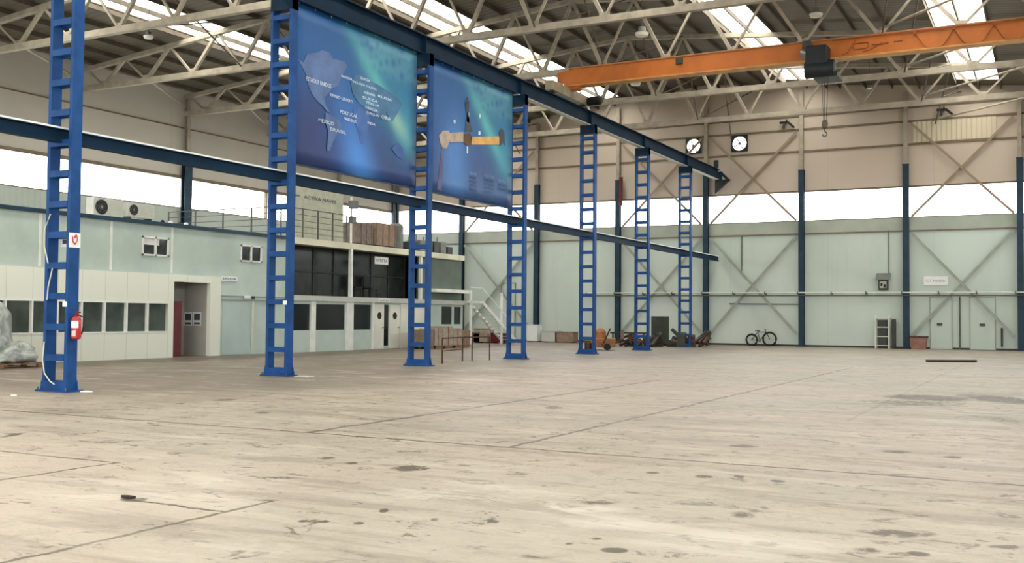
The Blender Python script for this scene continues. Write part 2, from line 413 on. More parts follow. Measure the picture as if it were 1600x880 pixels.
px_ = sorted(set(round(v, 3) for v in px_)); keep = []
for v in px_:
    if any(abs(v-q) < .5 for s in SKY for q in (s[0]-.06, (s[0]+s[1])/2, s[1]+.06)) and not any(abs(v-q) < .01 for s in SKY for q in (s[0]-.06, (s[0]+s[1])/2, s[1]+.06)): continue
    keep.append(v)
for v in keep:
    z = roof_z(v)
    MB().box(v-.03, v+.03, 16, YF, z-.2, z-.01).build('purlin', 'purlin', ceil)
# skylights: strips of warm translucent sheet with joint bars
for i, s in enumerate(SKY):
    mb = MB(); slab(mb, s[0], s[1], YN, SKY_Y1, .02)
    w = struct(mb.build('window_%d' % (i+3), 'skypane'))
    fr = MB(); y = 20.0
    while y < SKY_Y1:
        a, b = roof_z(s[0]), roof_z(s[1]); fr.bar((s[0], y, a+.03), (s[1], y, b+.03), .05, .04); y += DY/6
    fr.build('joint_bars', 'creamtrim', w)
# walls
def gable(name, y0, y1, zb, m):
    pts = [(XL, y0, zb), (XR, y0, zb), (XR, y0, roof_z(XR)), (RIDGE, y0, roof_z(RIDGE)), (XL, y0, roof_z(XL))]
    return struct(MB().prism(pts, (0, y1-y0, 0)).build(name, m))
ZB, ZT = 6.92, 8.63
wb = struct(MB().box(XL, XR, YF, YF+.3, 0, ZB).build('wall_back', 'farlow'))
gable('wall_back_upper', YF, YF+.2, ZT, 'farup')
struct(MB().box(XL, XR, YF-.06, YF, 6.22, ZB).build('trim_1', mat('grey_green_sill', (166, 174, 162), .5, 0, .06, 1)))
struct(MB().box(XL, XR, YF-.09, YF-.06, 6.19, 6.26).build('trim_2', 'brown'))
wn = struct(MB().box(XL, XR, YF+.1, YF+.12, ZB, ZT).build('window_1', 'pane'))
fm = MB().box(XL, XR, YF+.02, YF+.2, ZT-.08, ZT).box(XL, XR, YF+.02, YF+.2, ZB, ZB+.06)
for k in range(9): fm.box(XL+k*EX-.05, XL+k*EX+.05, YF+.02, YF+.2, ZB, ZT)
fm.build('window_frame', 'brown', wn)
for k, z in enumerate((10.82, 12.05, 12.86)):
    struct(MB().box(XL+.2, XR, YF-.07, YF, z-(.05, .05, .1)[k], z+(.05, .05, .1)[k]).build('trim_%d' % (k+3), 'brown'))
# ribbed sheet in the top right of the far wall
struct(MB().box(-6.45, -2.45, YF-.05, YF, 10.9, 12.0).build('trim_6', 'ribbed'))
# left wall
struct(MB().box(XL-.3, XL, YN, YF+.3, 0, 6.88).build('wall_left', 'leftlow'))
struct(MB().box(XL-.2, XL, YN, YF+.3, 8.5, roof_z(XL)+.02).build('wall_left_upper', 'leftup'))
wl = struct(MB().box(XL-.14, XL-.12, YN, YF, 6.88, 8.5).build('window_2', 'pane'))
fm = MB().box(XL-.2, XL-.02, YN, YF, 8.42, 8.5).box(XL-.2, XL-.02, YN, YF, 6.88, 6.94)
for y in YL[1:]: fm.box(XL-.2, XL-.02, y-.05, y+.05, 6.88, 8.5)
fm.build('window_frame', 'brown', wl)
struct(MB().box(XL, XL+.04, 10, YF, 10.98, 11.04).build('trim_7', 'brown'))
struct(MB().box(XL, XL+.05, 10, YF, 8.46, 8.56).build('trim_8', 'brown'))
# right and near walls (behind and beside the camera) with the same window band and an added open doorway to light the floor
struct(MB().box(XR, XR+.3, YN, YF+.3, 0, 6.9).build('wall_right', 'leftlow'))
struct(MB().box(XR, XR+.2, YN, YF+.3, 8.5, roof_z(XR)+.02).build('wall_right_upper', 'leftup'))
struct(MB().box(XR+.1, XR+.12, YN, YF, 6.9, 8.5).build('window_7', 'pane'))
n0 = MB().box(XL, -13, YN-.3, YN, 0, 6.9).box(4, XR, YN-.3, YN, 0, 6.9).box(-13, 4, YN-.3, YN, 6.0, 6.9)
struct(n0.build('wall_front', 'farlow'))
gable('wall_front_upper', YN-.2, YN, 8.6, 'farup')
struct(MB().box(XL, XR, YN-.15, YN-.13, 6.9, 8.6).build('window_8', 'pane'))

# ================================================================== LATTICE CRANE COLUMNS
HW, HD = .335, .118
ZTOP = 9.42
def lattice_column(y, label):
    t = empty('lattice_column', (XC, y, 0), label, 'steel column', 'blue lattice crane columns in one row')
    for s in (-1, 1):
        x = XC+s*(HW-.04)
        MB().box(x-.04, x+.04, y-HD, y+HD, .03, ZTOP).build('chord', 'blue', t)
    k = 0
    while .645+.588*k < 9.1:
        z = .645+.588*k
        for s in (-1, 1):
            yy = y+s*(HD-.006)
            MB().box(XC-HW+.075, XC+HW-.075, yy-.012, yy+.004, z-.062, z+.062).build('batten', 'blue', t)
        k += 1
    MB().box(XC-HW-.02, XC+HW+.02, y-HD-.015, y-HD+.01, .03, .2).box(XC-HW-.02, XC+HW+.02, y+HD-.01, y+HD+.015, .03, .2).build('foot_panel', 'blue', t)
    MB().box(XC-HW-.1, XC+HW+.1, y-HD-.08, y+HD+.08, 0, .035).build('base_plate', 'blue', t)
    for sx in (-1, 1):
        for sy in (-1, 1):
            x = XC+sx*HW
            MB().prism([(x, y+sy*HD, .035), (x+sx*.06, y+sy*HD, .035), (x, y+sy*HD, .28)], (0, -sy*.015, 0)).build('gusset', 'blue', t)
    for sx in (-1, 1):
        MB().lathe((XC+sx*(HW+.05), y-HD-.05, .035), [(.018, 0), (.018, .05)], 6).build('anchor_bolt', 'darkpipe', t)
    MB().box(XC-HW, XC+HW, y-HD-.01, y+HD+.01, 9.05, ZTOP).build('head_panel', 'blue_beam', t)
    return t
LAB = ['nearest blue lattice column, with the red fire extinguisher, left side',
       'second blue lattice column, at the left edge of the world map banner',
       'third blue lattice column, between the two hanging blue banners',
       'fourth blue lattice column, at the right edge of the crane picture banner',
       'fifth blue lattice column from the left, free of banners, orange machine at its foot',
       'sixth blue lattice column from the left, in front of the scrap heap',
       'seventh and farthest blue lattice column, last before the far wall']
for i in range(7): lattice_column(YL[i], LAB[i])

# upper crane runway beam and the lower rail
t = empty('crane_runway_beam', (XC, 8, 9.42), 'long blue upper beam on top of the lattice columns carrying the orange crane', 'steel beam')
MB().ibeam((XC, 8, 9.71), (XC, 57.9, 9.71), .28, .58, .03).build('girder', 'blue_beam', t)
MB().box(XC-.035, XC+.035, 8, 57.6, 10.0, 10.06).build('crane_rail', 'darkpipe', t)
st = MB()
for y in YL: st.box(XC-.13, XC+.13, y-.01, y+.01, 9.45, 9.97)
st.build('stiffener', 'blue_beam', t)
MB().box(XC-.1, XC+.146, 32.6, 57.6, 9.4, 9.425).build('pale_flange', 'lgrey', t)
tag(MB().box(XC-.12, XC+.12, 57.45, 57.6, 10.062, 10.5).build('end_stop', 'hoist'), 'dark upright buffer block at the far end of the upper blue beam', 'buffer')
t = empty('lower_rail_beam', (XC, 8, 4.8), 'slim blue horizontal rail beam running through the lattice columns at mid height', 'steel beam')
MB().ibeam((XC, 6, 4.9), (XC, 58.0, 4.9), .17, .26, .02).build('girder', 'blue_beam', t)
MB().box(XC-.06, XC+.088, 6, 57.9, 5.03, 5.065).build('rail_strip', 'paper', t)
# bracket at the far wall end of the runway
t = empty('wall_bracket', (-16.9, 57.5, 9.0), 'dark steel bracket holding the far end of the upper blue beam', 'bracket')
MB().prism([(XC-.1, 57.85, 9.4), (XC+.75, 57.85, 9.4), (XC-.1, 57.85, 8.55)], (0, -.2, 0)).build('gusset', 'hoist', t)
MB().bar((XC+.72, 57.7, 9.3), (XC+.28, 57.7, 9.75), .14, .14).build('stop_arm', 'hoist', t)

# ================================================================== BANNERS
def banner(name, y0, y1, z0, z1, label, mname):
    t = empty(name, (XC+.02, y0, z0), label, 'banner', 'blue printed banners under the runway beam')
    mb = MB(); n, k = 14, 10; vs = []
    for i in range(n+1):
        for j in range(k+1):
            yy = y0+(y1-y0)*i/n; zz = z0+(z1-z0)*j/k
            vs.append((XC+.02+.015*math.sin(i*1.1)*(1-j/k), yy, zz))
    fs = [(i*(k+1)+j, (i+1)*(k+1)+j, (i+1)*(k+1)+j+1, i*(k+1)+j+1) for i in range(n) for j in range(k)]
    mb.add(vs, fs)
    o = mb.build('printed_sheet', mname, t, smooth=True)
    s = o.modifiers.new('thick', 'SOLIDIFY'); s.thickness = .006; s.offset = -1
    for q in range(9):
        yy = y0+.15+(y1-y0-.3)*q/8; MB().tube([(XC+.04, yy, z1-.05), (XC+.04, yy, z1+.0)], .012, 6).build('lacing', 'lgrey', t)
    MB().box(XC-.01, XC+.035, y0, y1, z0-.04, z0).build('bottom_bar', 'navy', t)
    return t
BP = XC+.037
def pxp(x, y): return at(x, y, 'X', BP)
b1 = banner('world_map_banner', 20.42, 26.12, 5.32, 9.42, 'large blue banner with a pale world map, left of the pair under the runway beam', banner_material('banner_print', 5.7, 4.1))
def print_poly(pts, m, par, name, dx=.004):
    mb = MB(); mb.prism([pxp(x, y) for x, y in pts], (dx, 0, 0)); return mb.build(name, m, par)
MK = [mat('americas_print', (86, 112, 160), .6, 0, .2, 1.2), mat('eurasia_print', (70, 118, 158), .6, 0, .2, 1.2), mat('south_print', (66, 104, 168), .6, 0, .2, 1.2)]
NA = [(466,93),(474,98),(480,84),(496,82),(503,78),(515,82),(520,92),(538,96),(543,104),(534,118),(528,134),(519,138),(513,146),(507,152),(509,164),(516,176),(511,174),(503,164),(495,158),(488,148),(482,134),(479,118),(474,108)]
SA = [(509,176),(519,180),(530,188),(534,196),(528,208),(521,220),(515,236),(511,234),(512,218),(513,204),(508,190)]
EU = [(548,128),(556,118),(566,116),(577,126),(590,132),(606,142),(620,152),(628,162),(622,176),(613,190),(608,186),(604,176),(596,186),(588,178),(578,172),(570,168),(560,160),(551,146)]
AF = [(552,170),(564,168),(576,178),(578,190),(573,206),(568,226),(563,222),(560,204),(554,190)]
AU = [(612,232),(622,222),(630,232),(630,250),(620,244)]
for P, mk in ((NA, 0), (SA, 0), (EU, 1), (AF, 2), (AU, 2)): MB().prism([pxp(x, y) for x, y in P], (.001, 0, 0)).build('map_print', MK[mk], b1)
words = [('ESTADOS UNIDOS', 478, 120, 517, .15), ('MEXICO', 497, 185, 521, .13), ('BRASIL', 515, 199, 540, .13), ('REINO UNIDO', 515, 146, 551, .12), ('PORTUGAL', 531, 172, 558, .14), ('MARRUECOS', 537, 183, 556, .12),
         ('NORUEGA', 533, 117, 550, .1), ('HOLANDA', 552, 126, 570, .1), ('SUECIA', 563, 120, 578, .1), ('POLONIA', 572, 133, 588, .1), ('ALEMANIA', 568, 142, 586, .1), ('SUIZA', 566, 150, 590, .1), ('ITALIA', 572, 158, 592, .1),
         ('GRECIA', 570, 166, 590, .1), ('TURQUIA', 572, 174, 592, .1), ('RUSIA', 590, 148, 612, .1), ('CHINA', 596, 180, 610, .16), ('INDIA', 574, 190, 586, .1)]
for w, a, yy, b, s in words:
    p, q = pxp(a, yy), pxp(b, yy); text(w, s, '+X', (BP+.006, p.y, p.z-s*.6), 'whiteink', b1, width=abs(q.y-p.y))
b2 = banner('crane_picture_banner', 26.75, 32.35, 5.32, 9.42, 'large blue banner with a printed yellow crane girder, right of the banner pair', banner_material('banner_print_two', 5.6, 4.1, True))
print_poly([(686,212),(692,204),(702,204),(702,208),(724,206),(724,222),(702,222),(698,232),(692,232),(688,224)], 'paleboard', b2, 'girder_print')
print_poly([(736,214),(780,213),(780,226),(737,226)], mat('ochre_print', (214, 168, 96), .6), b2, 'girder_print')
print_poly([(725,210),(734,208),(738,216),(736,226),(729,228),(724,222)], mat('brown_print', (92, 62, 30), .6), b2, 'motor_print')
print_poly([(727,206),(729,180),(727,160),(730,152),(733,160),(732,180),(736,196),(738,206)], 'ink', b2, 'figure_print')
print_poly([(729,190),(730,176),(733,176),(733,192)], 'whiteink', b2, 'figure_highlight')
print_poly([(780,206),(784,200),(788,206),(789,228),(786,222),(781,229)], 'ink', b2, 'end_print')
print_poly([(729,229),(731,229),(731,240),(729,240)], 'whiteink', b2, 'hook_print')
print_poly([(690,232),(693,232),(690,298),(683,296)], mat('mauve_print', (96, 92, 130), .6), b2, 'column_print')
for (x, y) in ((710, 190), (750, 181), (749, 208), (729, 159)): print_poly([(x-1.5,y-3),(x+1.5,y-3),(x+1.5,y+3),(x-1.5,y+3)], 'whiteink', b2, 'spark_print')
for (a, y, b, wds) in ((733, 272, 744, ['GRUAS', 'PUENTE', 'PORTICO', 'SEMI', 'BRAZOS']), (756, 276, 772, ['POLIPASTOS', 'MONORRAIL', 'CABLE', 'CADENA', 'CARRILES']), (778, 284, 791, ['SERVICIO', 'MONTAJE', 'REVISION'])):
    for k, w in enumerate(wds):
        p, q = pxp(a, y+k*6.3), pxp(b, y+k*6.3); text(w, .13, '+X', (BP+.006, p.y, p.z), mat('soft_print', (128, 160, 204), .6) if k == 0 else M['mapink'], b2, width=abs(q.y-p.y))

# ================================================================== ROOF TRUSSES
PAN = (XR-XL)/16
def roof_truss(y, label, first=None):
    t = empty('roof_truss', (RIDGE, y, 11.75), label, 'roof truss', 'grey steel roof trusses')
    MB().bar((XL, y, 11.75), (XR, y, 11.75), .22, .24).build('bottom_chord', 'truss', t)
    for a, b in ((XL, RIDGE), (RIDGE, XR)):
        MB().bar((a, y, top_chord(a)), (b, y, top_chord(b)), .2, .19).build('top_chord', 'truss', t)
    for k in range(16):
        xt0, xb, xt1 = XL+k*PAN, XL+(k+.5)*PAN, XL+(k+1)*PAN
        left = xb < RIDGE
        for (xa, big) in ((xt0, not left), (xt1, left)):
            if abs(xa-XL) < .01 or abs(xa-XR) < .01: xa += .3 if xa < 0 else -.3
            if xa in (xt0, xt1) or True:
                MB().bar((xa, y, top_chord(xa)), (xb, y, 11.78), .13 if big else .085, .13 if big else .085, (0, 1, 0)).build('web_member', 'truss', t)
    for k in range(16):
        xb = XL+(k+.5)*PAN; MB().box(xb-.2, xb+.2, y-.012, y+.012, 11.8, 12.02).build('gusset_plate', 'truss', t)
    return t
TL = ['nearest grey roof truss, only its left bottom chord in view at the top left',
      'second grey roof truss from the camera, its bottom chord just in front of the crane',
      'third grey roof truss from the camera, right above the orange crane girder',
      'fourth grey roof truss, its bottom chord below and behind the crane girder',
      'farthest grey roof truss, the last one before the far wall']
for i, y in enumerate(YL[2:7]): roof_truss(y, TL[i])
# secondary bracing rods between the trusses
def bracing(y0, y1, ends, label, r, m):
    t = empty('roof_bracing', (ends[0][0][0], (y0+y1)/2, 11.75), label, 'roof bracing', 'thin bracing rods between the roof trusses')
    for p, q in ends: MB().tube([p, q], r, 6).build('rod', m, t)
RG = 'thin grey diagonal bracing rods strung between two roof trusses'
for i in range(2, 7):
    y0, y1 = YL[i]+.12, (YL[i]+DY if i < 6 else YF)-.13
    bracing(y0, y1, [((XL+PAN*1.5, y0, 11.8), (XL+.1, y1, 12.1))], RG, .045, 'truss')
    bracing(y0, y1, [((XR-PAN*1.5, y0, 11.8), (XR-PAN*3.5, y1, 12.0))], RG, .045, 'truss')
    for k in (3.5, 8.5, 12.5):
        x = XL+PAN*k; xt = XL+PAN*(k+.5)
        bracing(y0, y1, [((x, y0, 11.8), (xt, y1, top_chord(xt))), ((xt, y0, top_chord(xt)), (x+.1, y1, 11.8))], RG, .03, 'trussdark')

# ================================================================== WALL COLUMNS AND CROSS BRACES
def wall_column(x, y, along, label, zsplit=9.74, ztop=None):
    t = empty('wall_column', (x, y, 0), label, 'steel column', 'steel columns against the hall walls'); q_ = .5 if along == 'Y' else .3
    ztop = ztop or top_chord(x)-.05
    up = (0, 1, 0) if along == 'X' else (1, 0, 0)
    MB().ibeam((x, y, .03), (x, y, zsplit), q_, .26, .025, up).build('lower_section', 'navy', t)
    MB().ibeam((x, y, zsplit), (x, y, ztop), .2, .2, .02, up).build('upper_section', 'greycol', t)
    MB().box(x-.24, x+.24, y-.2, y+.14, 0, .03).build('base_plate', 'navy', t)
    MB().box(x-.17, x+.17, y-.15, y+.15, zsplit-.02, zsplit+.02).build('splice_plate', 'navy', t)
    return t
fl = ['far wall column in the left corner behind the terrace', 'far wall column at the end of the office block, left of the stair',
      'far wall column between the third and fourth lattice columns, behind the stair', 'far wall column with the short dark red pipe in front of it',
      'far wall column under the end of the crane runway beam', 'far wall column right of the leaning bicycle',
      'far wall column between the ladder rack and the terracotta bin', 'far wall column at the right edge of the picture']
for k in range(8): wall_column(XL+k*EX+(.2 if k == 0 else 0), YF-.21, 'X', fl[k])
for i, lb in ((3, 'left wall column hidden low by the office roof, left of the second lattice column'), (4, 'left wall column standing on view behind the office roof near the air conditioners'), (5, 'left wall column hidden behind the second lattice column'), (6, 'left wall column behind the signboard')):
    if i in (4, 6): wall_column(XL+.2, YL[i], 'Y', lb)
def cross_brace(k, z0, z1, label, m, w_=.14):
    xa, xb = XL+k*EX+.27, XL+(k+1)*EX-.27
    t = empty('cross_brace', ((xa+xb)/2, YF-.2, z0), label, 'cross brace', 'diagonal cross braces on the far wall')
    for (a, b, yy) in ((xa, xb, YF-.19), (xb, xa, YF-.32)):
        MB().bar((a, yy, z0), (b, yy, z1), w_, .05, (0, 1, 0)).build('diagonal', m, t)
M['bracegreen'] = mat('brace_grey_green', (150, 156, 146), .5, 0, .08)
M['bracetan'] = mat('brace_taupe', (150, 134, 116), .55, 0, .08)
for k, nm in ((1, 'behind the stair'), (3, 'left of the runway end'), (4, 'above the leaning bicycle'), (6, 'above the double doors')):
    cross_brace(k, .7, 6.1, 'lower grey green cross brace on the far wall, '+nm, 'bracegreen')
    cross_brace(k, 6.95, 11.9, 'upper taupe cross brace across the window band, '+nm, 'bracetan', .13)
tag(MB().tube([(-22.8, YF-.47, 8.2), (-22.8, YF-.47, 9.9)], .11, 10).build('riser_pipe', mat('dark_red_pipe', (92, 36, 40), .5)), 'short dark red vertical pipe at window height in front of a far wall column', 'pipe')

# pipes along the far wall
t = empty('wall_pipe', (-8, YF-.42, 2.9), 'long white horizontal pipe running along the green far wall', 'pipe')
MB().tube([(-25.5, YF-.42, 2.98), (XR-.2, YF-.42, 2.94)], .038, 8).build('pipe_run', 'conduit', t)
cl = MB()
for k in range(16): x = -25+k*1.8; cl.box(x-.03, x+.03, YF-.47, YF, 2.86, 3.02)
cl.build('clips', 'darkpipe', t)
tag(MB().tube([(-25.5, YF-.4, 2.82), (XR-.2, YF-.4, 2.79)], .035, 8).build('lower_pipe', 'darkpipe'), 'thin dark pipe just below the white pipe on the far wall', 'pipe')
tag(MB().tube([(-16.3, YF-.12, 2.35), (-12.3, YF-.12, 2.33)], .03, 6).build('short_pipe', 'darkpipe'), 'short dark pipe on the green far wall above the bicycle', 'pipe')

# double sliding doors in the far wall
def wall_door(n, x0, x1, z1, hx):
    d = struct(MB().box(x0+.03, x1-.03, YF-.05, YF, .02, z1).build('door_%d' % n, 'farlow'))
    f = MB().box(x0, x0+.035, YF-.07, YF, 0, z1+.03).box(x1-.035, x1, YF-.07, YF, 0, z1+.03).box(x0, x1, YF-.07, YF, z1, z1+.035)
    f.build('door_frame', 'bracegreen', d)
    MB().box(hx-.13, hx+.13, YF-.1, YF-.05, 1.24, 1.36).build('handle_plate', 'dgrey', d)
    return d
wall_door(1, -5.66, -4.57, 2.7, -5.18); wall_door(2, -3.75, -2.53, 2.7, -3.15)
struct(MB().box(-4.25, -4.18, YF-.07, YF, 0, 2.75).build('trim_9', 'darkpipe'))
struct(MB().box(-2.3, -2.2, YF-.1, YF, .2, 1.15).build('trim_10', 'dgrey'))
struct(MB().box(-33.4, 4, YF-.02, YF, 0, .1).build('baseboard_back', 'dgrey'))
# small door left on the far wall behind the stair
d = struct(MB().box(-31.0, -30.1, YF-.05, YF, .02, 3.6).build('door_3', 'farlow'))
MB().box(-31.06, -31.0, YF-.07, YF, 0, 3.66).box(-30.1, -30.04, YF-.07, YF, 0, 3.66).box(-31.06, -30.04, YF-.07, YF, 3.6, 3.66).build('door_frame', 'bracegreen', d)

# sign on far wall
t = empty('wall_sign', (-5.36, YF-.04, 3.33), 'white rectangular sign with faint lettering high on the green far wall', 'sign')
MB().box(-5.95, -4.78, YF-.04, YF, 3.33, 3.8).build('plate', 'paper', t)
text('CT PINAR', .2, '-Y', (-5.83, YF-.045, 3.5), 'faintink', t, width=.92)

# exhaust fans: emissive discs imitate daylight through the holes, blades whitened into the glare
def exhaust_fan(x, z, label):
    t = empty('exhaust_fan', (x, YF-.1, z-.48), label, 'fan', 'square exhaust fans high on the far wall')
    a = .47; R = .4; n = 32; mb = MB(); y0 = YF-.1
    vs, fs = [], []
    for k in range(n):
        an = 2*math.pi*k/n; c, s = math.cos(an), math.sin(an); m = a/max(abs(c), abs(s))
        for yy in (y0, YF-.005): vs += [(x+R*c, yy, z+R*s), (x+m*c, yy, z+m*s)]
    for k in range(n):
        i, j = 4*k, 4*((k+1) % n)
        fs += [(i, j, j+1, i+1), (i+2, i+3, j+3, j+2), (i, i+2, j+2, j), (i+1, j+1, j+3, i+3)]
    mb.add(vs, fs); mb.build('frame', 'hoist', t)
    MB().lathe((x, y0, z), [(.07, -.02), (.09, 0), (.09, .08)], 14, 'Y').build('hub', 'grey', t)
    for k in range(4):
        an = k*math.pi/2+.5; d = Vector((math.cos(an), 0, math.sin(an))); e = Vector((-d.z, 0, d.x))
        MB().prism([Vector((x, y0+.06, z))+d*.08-e*.02, Vector((x, y0+.06, z))+d*.38-e*.05, Vector((x, y0+.08, z))+d*.38+e*.05, Vector((x, y0+.08, z))+d*.08+e*.02], (0, .004, 0)).build('blade', 'paper', t)
    L = N('daylight_glow'); e_ = L.n('ShaderNodeEmission'); e_.inputs[0].default_value = (1, 1, 1, 1); e_.inputs[1].default_value = 3
    L.l(e_.outputs[0], L.out.inputs[0])
    MB().lathe((x, YF-.012, z), [(R, 0), (R, .006)], 32, 'Y').build('daylight_glow_disc', L.m, t)
exhaust_fan(-18.44, 11.54, 'left one of the two square fans with a bright round opening, above the runway end')
exhaust_fan(-15.73, 11.5, 'right one of the two square fans with a bright round opening, high on far wall')

# floodlights on the far wall
def floodlight(x, z, flip, label):
    t = empty('floodlight', (x, YF-.3, z-.2), label, 'floodlight', 'dark floodlights on the far wall')
    MB().box(x-.35, x+.1, YF-.35, YF-.2, z-.02, z+.1).build('housing', 'black', t, bevel=.02)
    MB().bar((x+.1, YF-.28, z+.05), (x+.34*flip+(.1 if flip > 0 else 0), YF-.28, z-.28), .1, .12).build('lamp_arm', 'black', t)
    MB().bar((x-.1, YF-.28, z), (x-.16, YF-.28, z-.28), .12, .12).build('cowl', 'dgrey', t)
    MB().box(x-.03, x+.03, YF-.25, YF, z+.02, z+.22).build('bracket', 'dgrey', t)
floodlight(-13.05, 12.42, 1, 'dark angular floodlight on the far wall left of the crane hook')
floodlight(-4.9, 12.45, 1, 'dark angular floodlight above the ribbed sheet on the far wall')

# control box with a rack below
t = empty('control_box', (-7.93, YF-.3, 3.1), 'dark electrical control box under a grey hood on the far wall', 'control box')
MB().box(-8.2, -7.7, YF-.22, YF, 3.1, 3.65).build('case', 'dgrey', t, bevel=.02)
MB().box(-8.12, -7.78, YF-.24, YF-.22, 3.2, 3.55).build('window_panel', 'lgrey', t)
MB().box(-8.08, -7.97, YF-.26, YF-.24, 3.3, 3.45).box(-7.92, -7.81, YF-.26, YF-.24, 3.22, 3.4).build('meter', 'black', t)
MB().prism([(-8.3, YF, 3.95), (-8.3, YF-.4, 3.62), (-8.3, YF-.4, 3.66), (-8.3, YF, 4.0)], (.72, 0, 0)).build('hood', 'grey', t)
tag(MB().tube([(-7.68, YF-.05, 3.9), (-7.68, YF-.05, 6.3)], .02, 6).build('wall_cable', 'darkpipe'), 'thin vertical cable above the control box on the far wall', 'cable')
tag(MB().tube([(-15.6, YF-.05, 4.2), (-15.6, YF-.05, 6.2)], .03, 6).build('wall_cable', 'darkpipe'), 'short vertical cable above the bicycle on the far wall', 'cable')
t = empty('ladder_rack', (-7.9, YF-.4, 0), 'narrow white metal rack with dark boxes against the far wall', 'rack')
for x in (-8.3, -7.62): 
    for y in (YF-.55, YF-.12): MB().box(x-.03, x+.03, y-.03, y+.03, 0, 1.75).build('post', 'conduit', t)
for z in (.15, .62, 1.12, 1.6): MB().box(-8.3, -7.62, YF-.55, YF-.12, z-.02, z+.02).build('shelf', 'conduit', t)
for z, h in ((.17, .4), (.64, .42), (1.14, .36)): tag(MB().box(-8.2, -7.74, YF-.5, YF-.16, z, z+h).build('storage_box', 'dgrey', bevel=.015), {.17: 'dark box on the lowest shelf of the white rack', .64: 'dark box on the middle shelf of the white rack', 1.14: 'dark box on the top shelf of the white rack'}[z], 'box', 'dark boxes in the rack')
tag(MB().box(-7.5, -7.3, YF-.4, YF-.2, 0, 1.55).build('locker', 'dgrey', bevel=.02), 'slim dark locker standing right beside the white rack', 'locker')
t = empty('terracotta_bin', (-6.1, YF-.75, 0), 'low terracotta coloured open bin beside a far wall column', 'bin')
MB().add([(-6.48,YF-.95,0),(-5.8,YF-.95,0),(-5.8,YF-.5,0),(-6.48,YF-.5,0),(-6.55,YF-1.0,.62),(-5.72,YF-1.0,.62),(-5.72,YF-.45,.62),(-6.55,YF-.45,.62)],[(0,3,2,1),(0,1,5,4),(1,2,6,5),(2,3,7,6),(3,0,4,7),(4,5,6,7)]).build('tub', 'terra', t)
MB().box(-6.58, -5.69, YF-1.03, YF-.42, .6, .68).build('rim', 'rust', t)
tag(MB().bar((-7.3, YF-1.0, .06), (-6.85, YF-.8, .06), .1, .1).build('wood_offcut', 'plank'), 'dark offcut on the floor left of the terracotta bin', 'offcut')

# bicycle leaning on the far wall
def bicycle(x, y):
    t = empty('bicycle', (x, y, 0), 'dark bicycle leaning against the green far wall', 'bicycle')
    R = .33
    for (cx, yy, wr) in ((x-.5, y, .3), (x+.5, y, .36)):
        pts = [(cx+wr*math.cos(a), yy, wr+.03+wr*math.sin(a)) for a in [2*math.pi*k/28 for k in range(28)]]
        w = MB().tube(pts, .055, 8, True).build('wheel', 'black', t)
        sp = MB()
        for k in range(10):
            a = 2*math.pi*k/10; sp.tube([(cx, yy, wr+.03), (cx+wr*.97*math.cos(a), yy, wr+.03+wr*.97*math.sin(a))], .004, 4)
        sp.build('spokes', 'grey', w)
    a, b, c, d, e = (x-.5, y, .33), (x-.05, y, .3), (x-.15, y, .78), (x+.32, y, .76), (x+.5, y, .39)
    f = MB()
    for p, q in ((a, b), (b, c), (a, c), (c, d), (b, d), (d, e)): f.tube([p, q], .02, 6)
    f.build('frame', 'black', t)
    MB().tube([(x+.3, y, .76), (x+.27, y, .9)], .018, 6).tube([(x+.27, y-.28, .92), (x+.27, y+.2, .92)], .016, 6).build('handlebar', 'black', t)
    MB().box(x-.3, x-.05, y-.06, y+.06, .82, .87).tube([(x-.15, y, .76), (x-.17, y, .84)], .014, 6).build('saddle', 'black', t)
    MB().lathe((x-.05, y-.04, .3), [(.09, 0), (.09, .01)], 16, 'Y').build('chainring', 'grey', t)
bicycle(-14.4, YF-.55)
tag(MB().bar((-4.0, 40.1, .04), (-2.45, 41.2, .04), .14, .08).build('timber_plank', 'plank'), 'dark plank lying alone on the floor at the right', 'plank')

# ================================================================== BRIDGE CRANE
YC = 37.0
t = empty('overhead_crane', (RIDGE+11, YC, 10.06), 'orange bridge crane girder spanning the right nave under the roof', 'crane')
XG0, XG1 = XC-.1, XR-.5
g = MB().box(XG0+.4, XG1, YC-.02, YC+.34, 10.6, 11.25).add(
    [(XG0-.3,YC-.02,10.78),(XG0+.4,YC-.02,10.6),(XG0+.4,YC+.34,10.6),(XG0-.3,YC+.34,10.78),(XG0-.3,YC-.02,11.15),(XG0+.4,YC-.02,11.25),(XG0+.4,YC+.34,11.25),(XG0-.3,YC+.34,11.15)],
    [(0,3,2,1),(4,5,6,7),(0,1,5,4),(1,2,6,5),(2,3,7,6),(3,0,4,7)])
g.build('girder', 'orange', t)
MB().box(XG0+.2, XG1, YC-.1, YC+.42, 10.56, 10.61).build('bottom_flange', mat('ochre_flange', (206, 150, 80), .5), t)
MB().box(XG0+.2, XG1, YC-.06, YC+.38, 11.25, 11.29).build('top_flange', mat('dull_orange', (176, 112, 60), .5), t)
MB().box(XC-.16, XC+.16, YC-1.6, YC+1.9, 10.14, 10.5).build('end_truck', mat('end_truck_paint', (150, 140, 120), .5), t)
for y in (YC-1.25, YC+1.55): MB().lathe((XC-.1, y, 10.2), [(.14, 0), (.14, .2)], 16, 'X').build('wheel', 'dgrey', t)
MB().lathe((XC+.45, YC+1.75, 10.3), [(.16, -.3), (.18, -.2), (.18, .25), (.12, .32)], 14, 'X').build('drive_motor', 'black', t)
MB().box(XC-.1, XC+.5, YC-.05, YC+.4, 10.45, 10.7).build('saddle_plate', 'orange', t)
